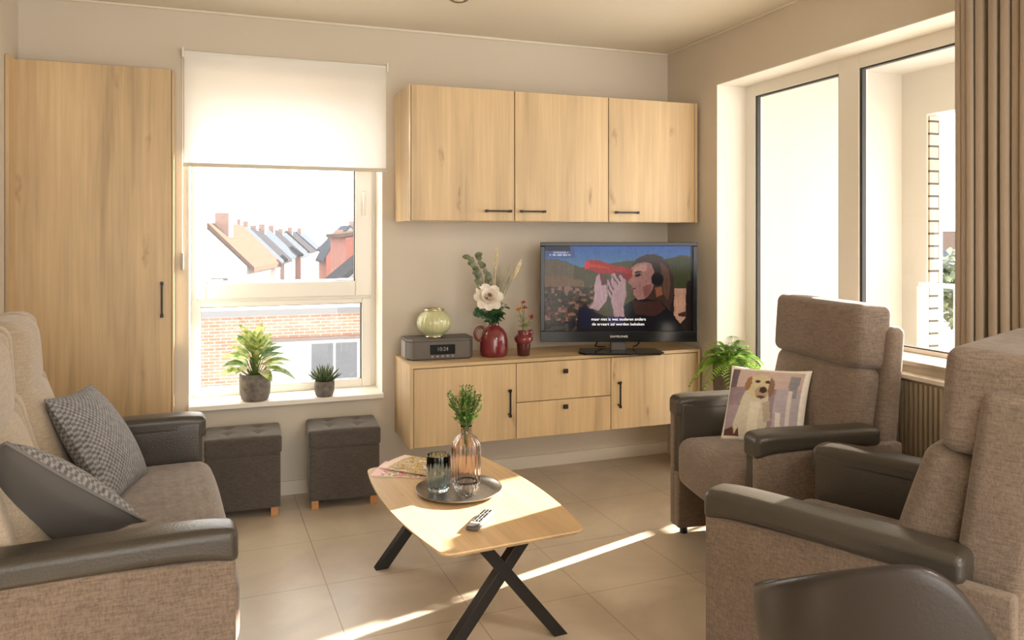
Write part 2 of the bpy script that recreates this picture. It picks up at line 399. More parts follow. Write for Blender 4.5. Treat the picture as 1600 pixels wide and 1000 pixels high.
def set_colors(o, cols):
    me = o.data; at = me.color_attributes.new('Col', 'FLOAT_COLOR', 'POINT')
    c = np.clip(cols, 0, 255) / 255.; c = np.where(c <= .04045, c / 12.92, ((c + .055) / 1.055) ** 2.4)
    at.data.foreach_set('color', np.concatenate([c, np.ones((len(c), 1))], 1).astype(np.float32).ravel())

exec_parts = []
# ================================================================== THE ROOM
YB, XR, XL, H = 4.29, 2.625, -.972, 2.56
YF = -3.2
struct('floor', bx((XL, YF, -.1), (XR, YB, 0)), FLOOR)
struct('ceiling', bx((XL - .1, YF, H), (XR + .25, YB + .25, H + .12)), CEIL)
struct('wall_left', bx((XL - .12, YF, -.1), (XL, YB + .25, H)), WALL)
# back wall with the window opening
b = BM(); WX0, WX1, WZ0, WZ1 = -.215, .79, .49, 2.265
box(b, (XL, YB, -.1), (WX0, YB + .25, H)); box(b, (WX1, YB, -.1), (XR + .25, YB + .25, H))
box(b, (WX0, YB, -.1), (WX1, YB + .25, WZ0)); box(b, (WX0, YB, WZ1), (WX1, YB + .25, H)); struct('wall_back', b, WALL)
b = BM(); RY0, RY1, RZ0, RZ1 = .9, 3.757, .86, 2.265
box(b, (XR, RY1, -.1), (XR + .25, YB, H)); box(b, (XR, YF, -.1), (XR + .25, RY0, H))
box(b, (XR, RY0, -.1), (XR + .25, 2.93, RZ0)); box(b, (XR, 2.93, -.1), (XR + .25, RY1, 0)); box(b, (XR, RY0, RZ1), (XR + .25, RY1, H)); struct('wall_right', b, WALL)
struct('baseboard_back', bx((-.28, YB - .012, 0), (XR, YB, .075)), BASEB, bevel=.003)
b = BM(); box(b, (XR - .012, YF, 0), (XR, 2.93, .075)); box(b, (XR - .012, RY1, 0), (XR, YB - .012, .075)); struct('baseboard_right', b, BASEB, bevel=.003)
struct('baseboard_left', bx((XL, YF, 0), (XL + .012, 4.05, .075)), BASEB, bevel=.003)
b = BM(); box(b, (XL, YB - .012, H - .014), (XR, YB, H)); struct('trim_1', b, CEIL, bevel=.004)
b = BM(); box(b, (XR - .012, YF, H - .014), (XR, YB - .012, H)); struct('trim_2', b, CEIL, bevel=.004)

# ---- back window
win = thing('window_1', None, None, (.29, YB + .21, .49), kind='structure')
def W(a, b_): return bx([a[0] - .29, a[1] - YB - .21, a[2] - .49], [b_[0] - .29, b_[1] - YB - .21, b_[2] - .49])
def frame(bm, x0, x1, z0, z1, fl, fr, fb, ft, y0, y1, off=(.29, YB + .21, .49)):
    ox, oy, oz = off
    box(bm, (x0 - ox, y0 - oy, z0 - oz), (x0 + fl - ox, y1 - oy, z1 - oz)); box(bm, (x1 - fr - ox, y0 - oy, z0 - oz), (x1 - ox, y1 - oy, z1 - oz))
    box(bm, (x0 + fl - ox, y0 - oy, z0 - oz), (x1 - fr - ox, y1 - oy, z0 + fb - oz)); box(bm, (x0 + fl - ox, y0 - oy, z1 - ft - oz), (x1 - fr - ox, y1 - oy, z1 - oz))
b = BM(); frame(b, -.215, .79, .49, 2.265, .035, .035, .035, .04, 4.50, 4.56)
box(b, (-.18 - .29, 0, 1.02 - .49), (.755 - .29, .06, 1.06 - .49))
link('window_frame', b, PVC, win, bevel=.004)
b = BM(); frame(b, -.19, .765, 1.045, 2.24, .057, .098, .087, .09, 4.482, 4.53); link('upper_sash', b, PVC, win, bevel=.006)
b = BM(); frame(b, -.185, .76, .515, 1.03, .022, .055, .048, .028, 4.49, 4.535); link('lower_sash', b, PVC, win, bevel=.005)
b = BM(); frame(b, -.135, .669, 1.13, 2.152, .004, .008, .004, .006, 4.4985, 4.52); frame(b, -.165, .707, .560, 1.004, .003, .008, .004, .005, 4.5005, 4.52); link('window_seal', b, SEAL, win)
b = BM(); box(b, (-.137 - .29, .012, 1.128 - .49), (.671 - .29, .016, 2.155 - .49)); link('upper_glass', b, PANE, win)
b = BM(); box(b, (-.167 - .29, .012, .558 - .49), (.709 - .29, .016, 1.006 - .49)); link('lower_glass', b, PANE, win)
b = BM(); soft(b, (.013, .006, .032), .005, T(.715 - .29, -.022, 1.62 - .49)); tube(b, [(.715 - .29, -.03, 1.62 - .49), (.715 - .29, -.055, 1.62 - .49), (.712 - .29, -.06, 1.60 - .49), (.712 - .29, -.06, 1.51 - .49)], .008)
link('window_handle', b, PVC, win, smooth=True)
b = BM(); box(b, (-.215 - .29, -.255, .0), (.79 - .29, -.0, .026)); link('window_sill', b, TRIM, win, bevel=.004)
b = BM(); box(b, (WX0, YB, .516), (WX0 + .004, YB + .21, WZ1)); box(b, (WX1 - .004, YB, .516), (WX1, YB + .21, WZ1)); box(b, (WX0 + .004, YB, WZ1 - .004), (WX1 - .004, YB + .21, WZ1))
struct('trim_3', b, REVEAL)

# ---- roller blind
rb = thing('roller_blind', 'translucent white roller blind pulled halfway down over the back window', 'blind', (.287, 4.255, 2.34))
b = BM(); box(b, (-.52, -.003, -.575), (.515, -.0015, -.012)); link('blind_cloth', b, BLIND, rb)
b = BM(); box(b, (-.525, -.012, -.594), (.52, .008, -.575)); link('bottom_bar', b, pmat('blind_bar', (.62, .57, .48), .5), rb, bevel=.004)
b = BM(); lathe(b, [(.017, 0), (.017, 1.035)], 20, M=T(-.52, .015, -.015, ry=R(90))); link('roller_tube', b, WHITE, rb, smooth=False)
for x0 in (-.53, .516): link('bracket', bx((x0, -.02, -.04), (x0 + .009, .033, .012)), TRIM, rb, bevel=.003)
b = BM(); tube(b, [(-.528, .01, -.03), (-.53, .012, -1.05)], .0016, 6); tube(b, [(-.528, .026, -.03), (-.53, .024, -1.05)], .0016, 6); link('pull_chain', b, TRIM, rb)
b = BM(); soft(b, (.008, .011, .045), .006, T(-.53, .018, -1.08)); link('chain_tensioner', b, SILVER, rb, smooth=True)

# ---- right window
w2 = thing('window_2', None, None, (2.83, 2.4, .86), kind='structure')
def fr2(bm, y0, y1, z0, z1, f0, f1, fb, ft, x0, x1):
    ox, oy, oz = 2.83, 2.4, .86
    box(bm, (x0 - ox, y0 - oy, z0 - oz), (x1 - ox, y0 + f0 - oy, z1 - oz)); box(bm, (x0 - ox, y1 - f1 - oy, z0 - oz), (x1 - ox, y1 - oy, z1 - oz))
    box(bm, (x0 - ox, y0 + f0 - oy, z0 - oz), (x1 - ox, y1 - f1 - oy, z0 + fb - oz)); box(bm, (x0 - ox, y0 + f0 - oy, z1 - ft - oz), (x1 - ox, y1 - f1 - oy, z1 - oz))
b = BM()
def wb(y0, y1, z0, z1, x0=-.01, x1=.045): box(b, (x0, y0 - 2.4, z0 - .86), (x1, y1 - 2.4, z1 - .86))
wb(3.667, 3.757, 0, 2.265); wb(2.888, 3.02, .86, 2.265); wb(2.93, 3.02, 0, .86); wb(.9, .97, .86, 2.265)
wb(3.02, 3.667, 0, .06); wb(3.02, 3.667, 2.195, 2.265); wb(.97, 2.888, .86, .895); wb(.97, 2.888, 2.195, 2.265)
link('window_frame', b, PVC, w2, bevel=.004)
b = BM(); fr2(b, 3.02, 3.667, .06, 2.195, .006, .014, .006, .008, 2.826, 2.85); fr2(b, .97, 2.888, .895, 2.195, .01, .016, .006, .008, 2.826, 2.85); link('window_seal', b, SEAL, w2)
b = BM(); box(b, (.012, 2.975 - 2.4, -.80), (.016, 3.667 - 2.4, 1.335)); link('tall_glass_pane', b, PANE, w2)
b = BM(); box(b, (.012, .97 - 2.4, .035), (.016, 2.888 - 2.4, 1.335)); link('glass_pane', b, PANE, w2)
b = BM(); box(b, (-.235, .9 - 2.4, -.0), (-.01, 2.93 - 2.4, .02)); link('window_sill', b, pmat('grey_stone_sill', (.36, .32, .27), .35), w2, bevel=.003)
b = BM(); box(b, (XR, RY1 - .004, .0), (2.82, RY1, RZ1)); box(b, (XR, RY0, RZ1 - .004), (2.82, RY1 - .004, RZ1)); box(b, (XR, 2.926, 0), (2.82, 2.93, .86)); struct('trim_4', b, REVEAL)

# ---- ceiling spot
cs = thing('ceiling_spotlight', 'small ring of a ceiling spotlight cut by the top of the picture', 'lamp', (1.045, 3.64, H))
b = BM(); lathe(b, [(.045, -.0), (.047, -.008), (.036, -.012), (.03, -.004)], 32); link('ring', b, CHROME, cs, smooth=True)
b = BM(); lathe(b, [(.028, -.002), (.026, -.009), (.001, -.010)], 24); link('lens', b, pmat('frosted_lens', (.8, .76, .68), .3), cs, smooth=True)

# ---- balcony
BR = brick_mat('pale_brick', (.42, .34, .26), (.36, .28, .20), (.05, .045, .04), axis='XZ', bh=.088, bw=.2)
b = BM(); box(b, (2.875, -1.2, 2.57), (4.76, 4.45, 2.8)); struct('balcony_ceiling', b, BALC)
b = BM(); box(b, (2.875, -1.2, -.3), (4.76, 4.45, -.05)); struct('balcony_floor', b, pmat('balcony_concrete', (.5, .48, .44), .9, var=.1))
b = BM(); box(b, (2.875, 4.30, -.05), (4.60, 4.45, 2.57)); struct('balcony_end_wall', b, BALC)
b = BM(); box(b, (4.60, 4.085, -.05), (4.75, 4.45, 2.57)); box(b, (4.60, -1.2, 2.25), (4.75, 4.085, 2.57)); struct('balcony_outer_wall', b, BALC)
b = BM(); box(b, (4.612, 4.07, -.05), (4.70, 4.086, 2.235)); struct('brick_pier_edge', b, BR)
rl = thing('balcony_railing', 'white balcony railing with slim upright bars beyond the right window', 'railing', (4.5, 2.2, -.05))
b = BM(); box(b, (-.02, -2.9, 1.09), (.02, 1.85, 1.12)); link('top_rail', b, WHITE, rl, bevel=.004)
b = BM(); box(b, (-.015, -2.9, .1), (.015, 1.85, .13)); link('bottom_rail', b, WHITE, rl, bevel=.004)
for i in range(36):
    y = 1.80 - i * .115
    if i == 0: bar = link('bar', bx((-.008, -.012, .13), (.008, .012, 1.09)), WHITE, rl); bar.location.y = y
    else:
        c = bar.copy(); COL.objects.link(c); c.parent = rl; c.location.y = y
for y in (1.84, -.6, -2.88): link('post', bx((-.02, y - .02, 0), (.02, y + .02, 1.09)), WHITE, rl)
# ================================================================== OUTSIDE THE BACK WINDOW
struct('street_ground', bx((-60, 6, -7.2), (80, 160, -7)), pmat('asphalt', (.35, .34, .32), .9))
HWHITE = pmat('house_white_render', (.36, .35, .33), .9)
ROOFS = [pmat('slate_roof', (.05, .06, .075), 1, spec=0, var=.1), pmat('dark_roof', (.03, .03, .035), 1, spec=0), pmat('orange_roof', (.085, .055, .042), 1, spec=0, var=.1)]
REDB = pmat('red_brick_far', (.20, .06, .04), .9, var=.15, vscale=3); PINKB = pmat('pink_brick_far', (.19, .12, .10), .9, var=.1)
GREYR = pmat('grey_render', (.16, .155, .155), .9); CREAMR = pmat('cream_render', (.27, .235, .185), .9)
WING = pmat('far_window_glass', (.07, .075, .085), .3)
def house(x0, x1, y0, y1, eave, ridge, wallm, roofm, label, chim=True, group=None, xr=None, wins=2, rz=0):
    """gabled house, ridge along y; gable wall faces the room"""
    xr = (x0 + x1) / 2 if xr is None else xr
    t = thing('house', label, 'house', (xr, y0, -7), rz, group)
    def P(x, y, z): return V((x - xr, y - y0, z + 7))
    b = BM(); pr = [(x0, -7), (x1, -7), (x1, eave), (xr, ridge), (x0, eave)]
    A = [b.verts.new(P(x, y0, z)) for x, z in pr]; B = [b.verts.new(P(x, y1, z)) for x, z in pr]
    b.faces.new(A); b.faces.new(B[::-1])
    for i in range(5): b.faces.new((A[i], B[i], B[(i + 1) % 5], A[(i + 1) % 5]))
    link('wall', b, wallm, t)
    b = BM()
    for xa in (x0 - .3, x1 + .3):
        s = -1 if xa < xr else 1; ze = eave - .3 * (ridge - eave) / abs((x0 if s < 0 else x1) - xr)
        q = [(xr, ridge + .05), (xa, ze + .05), (xa, ze + .25), (xr, ridge + .28)]
        A = [b.verts.new(P(x, y0 + .25, z)) for x, z in q]; B = [b.verts.new(P(x, y1 - .1, z)) for x, z in q]
        b.faces.new(A); b.faces.new(B[::-1])
        for i in range(4): b.faces.new((A[i], B[i], B[(i + 1) % 4], A[(i + 1) % 4]))
    link('roof', b, roofm, t)
    if chim:
        cx = xr + .35; cm = link('chimney', box(BM(), tuple(P(cx - .3, y0 + 1.2, ridge - .9)), tuple(P(cx + .3, y0 + 2.0, ridge + .75))), PINKB, t)
    for i in range(wins):
        xx = x0 + (x1 - x0) * (i + 1) / (wins + 1)
        link('window', box(BM(), tuple(P(xx - .35, y0 - .04, eave - 1.6)), tuple(P(xx + .35, y0 + .02, eave - .5))), WING, t)
    return t
# the row on the left side of the street, each house further away and further right
ROWL = ['nearest white house of the left row, at the lower left of the upper pane', 'second cream house in the row left of the street', 'white house with a broad blue-grey slate roof, third in the left row',
        'fourth house of the left row, pinkish chimney', 'fifth house of the left row, dark roof over pale walls', 'sixth house of the left row, pale with grey slate', 'seventh house of the left row, brick with a dark roof',
        'eighth house of the left row, cream wall', 'ninth house of the left row, small and grey', 'tenth and farthest house of the left row, pinkish']
for i in range(10):
    y = 36 + 9.5 * i; t_ = i / 9; D = y * .97
    ur, vr = 322 + 140 * t_, 358 + 6 * t_ + (4 if i % 3 == 1 else 0); ue, ve = ur + 64 - 34 * t_, vr + 58 - 32 * t_
    def at(u, v): 
        a = (u - 800) / 1199; return (.342 + .94 * a) / (.94 - .342 * a) * y, 1.39 - (v - 369) / 1199 * y / (.94 - .342 * a)
    xr_, zr_ = at(ur, vr); xe_, ze_ = at(ue, ve)
    house(xr_ - (xe_ - xr_), xe_, y, y + 6.5, ze_, zr_, [HWHITE, CREAMR, HWHITE, PINKB, CREAMR, HWHITE, REDB, CREAMR, GREYR, PINKB][i], [ROOFS[2], ROOFS[1], ROOFS[0], ROOFS[1], ROOFS[1], ROOFS[0], ROOFS[1], ROOFS[0], ROOFS[1], ROOFS[0]][i], ROWL[i], group='houses along the street', xr=xr_, rz=R(-14))
house(10.2, 15.5, 90, 99, -.2, 2.4, GREYR, ROOFS[0], 'grey slate house on the right side of the street, left of the red brick block', group='houses along the street')
house(7.4, 9.2, 66, 72, -.4, 1.2, REDB, ROOFS[0], 'narrow house with red brick wall near the street centre', group='houses along the street', wins=1)
house(5.75, 12, 42, 49, 1.3, 1.7, REDB, ROOFS[2], 'tall red brick house at the right edge of the upper pane', group='houses along the street', chim=False)
house(4.0, 10, 32, 36, -.75, 1.7, GREYR, ROOFS[1], 'pale grey house with a dark gable roof in front of the red brick house', group='houses along the street', chim=False, wins=1)
# brick building across the yard
BRK = brick_mat('weathered_red_brick', (.27, .125, .085), (.33, .17, .12), (.36, .29, .24), bw=.18, bh=.055)
bb = thing('brick_building', 'flat-roofed red brick building with a wide window, seen through the lower pane', 'building', (.35, 13.6, -7))
b = BM(); box(b, (-9, 0, 0), (9, 9, 7.06)); link('wall', b, BRK, bb)
b = BM(); box(b, (-9.1, -.12, 7.06), (9.1, 9, 7.16)); link('roof_edge', b, pmat('zinc_edge', (.12, .12, .125), .6), bb)
b = BM(); box(b, (.25, -.06, 5.55), (1.75, .02, 6.60)); link('window_frame', b, pmat('far_white_frame', (.30, .32, .34), .5), bb)
b = BM(); box(b, (.92, -.08, 5.62), (1.28, -.05, 6.54)); box(b, (1.33, -.08, 5.62), (1.69, -.05, 6.54)); link('window_pane', b, WING, bb)
b = BM(); box(b, (.2, -.08, 6.60), (1.80, .02, 6.66)); link('lintel', b, pmat('dark_lintel', (.12, .09, .08), .7), bb)
for nm, lab, a, c, m in (('roof_box', 'long grey metal housing on the flat roof, at its left', (-2.4, 16.2, .16), (-.2, 18.2, .44), pmat('grey_metal_housing', (.13, .135, .15), .6)),
                         ('roof_light', 'low white skylight on the flat roof near its middle', (.3, 16.4, .16), (1.4, 17.8, .36), WHITE),
                         ('roof_light', 'low grey skylight on the flat roof at its right end', (2.2, 16.4, .16), (4.4, 17.6, .44), pmat('light_grey_metal', (.2, .2, .21), .6))):
    t = thing(nm, lab, 'roof fixture', (a[0], a[1], .16))
    b = BM(); dx, dy, dz = c[0] - a[0], c[1] - a[1], c[2] - a[2]
    box(b, (.08, .08, 0), (dx - .08, dy - .08, dz - .06)); link('curb', b, m, t)
    link('lid', bx((0, 0, dz - .06), (dx, dy, dz)), m, t, bevel=.02)
# things beyond the balcony
house(37, 46, 28, 36, -2.5, .3, WHITE, ROOFS[0], 'white house with slate roof beyond the balcony railing')
house(48, 58, 38, 46, -.5, 1.5, PINKB, ROOFS[2], 'brick house standing farther off beyond the balcony railing')
TLEAF = leafmat('hazy_tree_leaves', (.10, .13, .07), (.20, .24, .13), 4, .2); BARK = pmat('bark', (.16, .12, .09), .9)
def tree(x, y, zc, r, lab):
    t = thing('tree', lab, 'tree', (x, y, -7), group='trees beyond the balcony'); b = BM(); rnd = random.Random(int(x * 7))
    for i in range(900):
        d = V((rnd.gauss(0, 1), rnd.gauss(0, 1), rnd.gauss(0, 1))).normalized() * r * rnd.uniform(.4, 1); d.z *= 1.1
        leaf(b, V((0, 0, zc + 7)) + d, (rnd.uniform(-1, 1), rnd.uniform(-1, 1), rnd.uniform(-1, .6)), (0, 0, 1), .45, .3, .1, 2)
    link('crown', b, TLEAF, t); b = BM(); tube(b, [(0, 0, 0), (.1, 0, zc + 7 - r * .4), (.1, .1, zc + 7 + r * .5)], [.25, .18, .06], 8); link('trunk', b, BARK, t)
tree(30.0, 25.0, -.9, 1.7, 'dark green tree seen just left of the curtain beyond the balcony'); tree(34.6, 26.6, -2.6, 1.6, 'lower tree to the right of the dark green one beyond the balcony')

# ================================================================== CURTAIN, RADIATOR
ct = thing('curtain', 'floor-length brown pleated curtain hanging at the right end of the big window', 'curtain', (2.47, 1.55, 0))
b = BM(); n = 640; rows = [.02, .8, 1.6, 2.50]; rnd = random.Random(3)
ph = 0; prof = []
for i in range(n + 1):
    y = .52 - 1.15 * i / n; ph += 2 * PI / n * 29 * (1 + .35 * math.sin(i * .06) + .2 * math.sin(i * .023 + 1)); s = math.sin(ph)
    prof.append((.022 * math.copysign(abs(s) ** .6, s) + .006 * math.sin(i * .11), y + .008 * math.sin(2 * ph)))
g = [[b.verts.new((x * (1 + .12 * math.sin(z * 3 + i * .02)), y, z)) for i, (x, y) in enumerate(prof)] for z in rows]
for a, c in zip(g, g[1:]):
    for i in range(n): b.faces.new((a[i], a[i + 1], c[i + 1], c[i]))
link('curtain_cloth', b, CURT, ct, smooth=True, solid=.003)
b = BM(); box(b, (-.02, -1.0, 2.505), (.02, .60, 2.53)); box(b, (-.005, -.9, 2.53), (.005, -.88, H)); box(b, (-.005, .5, 2.53), (.005, .52, H)); link('curtain_rail', b, TRIM, ct)
rd = thing('radiator', 'beige ribbed radiator on the wall under the right window', 'radiator', (2.58, 1.95, .13))
RADM = pmat('beige_radiator_paint', (.44, .37, .28), .4)
b = BM(); box(b, (.0, -.7, .02), (.028, .66, .68))
for i in range(58):
    y = -.69 + i * .0232; box(b, (-.012, y, .03), (0, y + .012, .67))
link('ribbed_panel', b, RADM, rd)
link('top_grille', bx((-.016, -.705, .68), (.038, .665, .70)), TRIM, rd, bevel=.003)
b = BM(); box(b, (-.018, .66, 0), (.038, .672, .70)); link('side_panel', b, TRIM, rd, bevel=.002)
for y0 in (-.5, .4): link('bracket', bx((.028, y0, .3), (.044, y0 + .04, .5)), TRIM, rd)

# ================================================================== FITTED OAK CABINETS
def bar_handle(parent, ln, M, name='handle'):
    b = BM(); box(b, (-ln / 2, -.030, -.0045), (ln / 2, -.022, .0045), M)
    for s in (-1, 1): box(b, (s * ln / 2 - (.011 if s > 0 else 0), -.0222, -.005), (s * ln / 2 + (.011 if s < 0 else 0), 0, .005), M); box(b, (s * ln / 2 - .008, -.031, -.007), (s * ln / 2 + .008, -.02, .007), M)
    return link(name, b, BLACK, parent, bevel=.0012)
# wardrobe
wd = thing('wardrobe', 'tall built-in oak cupboard with one door in the left corner', 'cupboard', (-.618, YB - .003, 0))
b = BM(); box(b, (-.352, -.10, 0), (.338, -.0, 2.222)); link('body', b, OAKZ, wd, bevel=.001)
b = BM(); box(b, (-.346, -.104, .06), (.332, -.099, 2.217)); link('shadow_gap', b, GAP, wd)
dd = link('door', bx((-.343, -.122, .065), (.329, -.103, 2.220)), OAKZ, wd, bevel=.0015)
bar_handle(dd, .16, T(.29, -.122, 1.077, ry=R(90)))
link('side_panel', bx((-.352, -.235, 0), (-.337, -.10, 2.218)), OAKZ, wd, bevel=.001)
# wall cupboard
UX0, UX1, UD = .858, 2.606, .365
uc = thing('wall_cupboard', 'oak wall cupboard with three doors above the television', 'cupboard', ((UX0 + UX1) / 2, YB, 1.47))
cx = (UX0 + UX1) / 2
def L_(x): return x - cx
b = BM(); box(b, (L_(UX0), -UD + .018, 0), (L_(UX0) + .018, 0, .712)); box(b, (L_(UX1) - .018, -UD, 0), (L_(UX1), 0, .712)); box(b, (L_(UX0) + .018, -UD + .018, 0), (L_(UX1) - .018, 0, .018)); box(b, (L_(UX0) + .018, -UD + .018, .694), (L_(UX1) - .018, 0, .712)); box(b, (L_(UX0) + .018, -.02, .018), (L_(UX1) - .018, 0, .694))
box(b, (L_(UX0), -UD - .001, 0), (L_(UX0) + .010, -UD + .018, .712))
link('body', b, wood('oak_cupboard_side', 'Z', rough=.16, knots=False), uc, bevel=.001)
link('shadow_gap', bx((L_(UX0) + .012, -UD + .0165, .004), (L_(UX1) - .02, -UD + .0185, .708)), GAP, uc)
def panel(parent, x0, x1, z0, z1, d, mat, name='door', t=.018, ox=0, oz=0):
    # own origin in the middle so that the grain differs from door to door
    o = link(name, bx((-(x1 - x0) / 2, -t, -(z1 - z0) / 2), ((x1 - x0) / 2, 0, (z1 - z0) / 2)), mat, parent, bevel=.0014)
    o.location = ((x0 + x1) / 2 - ox, -d + t, (z0 + z1) / 2 - oz); return o
for x0, x1, hx in ((UX0 + .013, 1.4415, 1.344), (1.4465, 2.0125, 1.543), (2.0175, UX1 - .021, 2.123)):
    d = panel(uc, x0, x1, 1.473, 2.180, UD, OAKZ, ox=cx, oz=1.47)
    bar_handle(d, .135, T(hx - (x0 + x1) / 2, -.018, 1.525 - (1.473 + 2.18) / 2))
# sideboard hanging under the television
LX0, LX1, LD, LZ0, LZ1 = .858, 2.606, .395, .292, .722
lc = thing('wall_hung_sideboard', 'low wall-hung oak sideboard with doors and two drawers under the television', 'cabinet', (cx, YB, LZ0))
b = BM(); box(b, (L_(LX0), -LD, 0), (L_(LX0) + .018, 0, LZ1 - LZ0 - .018)); box(b, (L_(LX1) - .018, -LD, 0), (L_(LX1), 0, LZ1 - LZ0 - .018)); box(b, (L_(LX0) + .018, -LD + .018, 0), (L_(LX1) - .018, 0, .018)); box(b, (L_(LX0) + .018, -.02, .018), (L_(LX1) - .018, 0, .41))
link('body', b, OAKZ, lc, bevel=.001)
link('top_board', bx((L_(LX0), -LD, LZ1 - LZ0 - .018), (L_(LX1), 0, LZ1 - LZ0)), OAKX, lc, bevel=.0012)
link('shadow_gap', bx((L_(LX0) + .018, -LD + .019, .018), (L_(LX1) - .018, -LD + .021, .41)), GAP, lc)
zt = LZ1 - .022
for x0, x1, hx in ((LX0 + .0205, 1.441, 1.400), (2.0165, LX1 - .0205, 2.062)):
    d = panel(lc, x0, x1, LZ0 + .001, zt, LD - .001, OAKZ, ox=cx, oz=LZ0)
    bar_handle(d, .135, T(hx - (x0 + x1) / 2, -.018, .492 - (LZ0 + zt) / 2, ry=R(90)))
for z0, z1, hz in ((.4895, zt, .645), (LZ0 + .001, .4855, .448)):
    d = panel(lc, 1.4445, 2.013, z0, z1, LD - .001, OAKZ, 'drawer', ox=cx, oz=LZ0)
    b = BM(); soft(b, (.014, .006, .012), .004, T(0, -.033, hz - (z0 + z1) / 2)); tube(b, [(0, -.018, hz - (z0 + z1) / 2), (0, -.03, hz - (z0 + z1) / 2)], .006, 12); link('knob', b, BLACK, d, smooth=True)

# ================================================================== POUFS
def pouf(x, y, rz, label):
    t = thing('storage_pouf', label, 'pouf', (x, y, 0), rz, 'charcoal storage poufs under the window')
    hx, hy = .183, .145
    b = BM(); soft(b, (hx - .006, hy - .006, .135), .012, T(0, 0, .178)); link('body', b, POUF, t, smooth=True)
    def df(x_, y_, z_):
        if z_ > 0:
            z_ += .010 * max(0, 1 - (x_ / hx) ** 2) * max(0, 1 - (y_ / hy) ** 2)
            for px in (-.07, .07):
                for py in (-.055, .055): z_ -= .011 * math.exp(-((x_ - px) ** 2 + (y_ - py) ** 2) / .0006)
        return x_, y_, z_
    b = BM(); soft(b, (hx, hy, .046), .016, T(0, 0, .356), df, k=22); lid = link('lid', b, POUF, t, smooth=True)
    for px in (-.07, .07):
        for py in (-.055, .055):
            b = BM(); soft(b, (.008, .008, .004), .0038, T(px, py, .399)); link('button', b, POUF, lid, smooth=True)
    for sx in (-1, 1):
        for sy in (-1, 1):
            b = BM(); box(b, (sx * .148 - .018, sy * .112 - .018, 0), (sx * .148 + .018, sy * .112 + .018, .045)); link('foot', b, PINE, t, bevel=.002)
pouf(.548, 4.128, R(-3), 'charcoal tufted storage pouf on the right, in front of the coffee table end')
pouf(.050, 4.120, R(-1), 'charcoal storage pouf half hidden behind the arm of the sofa')
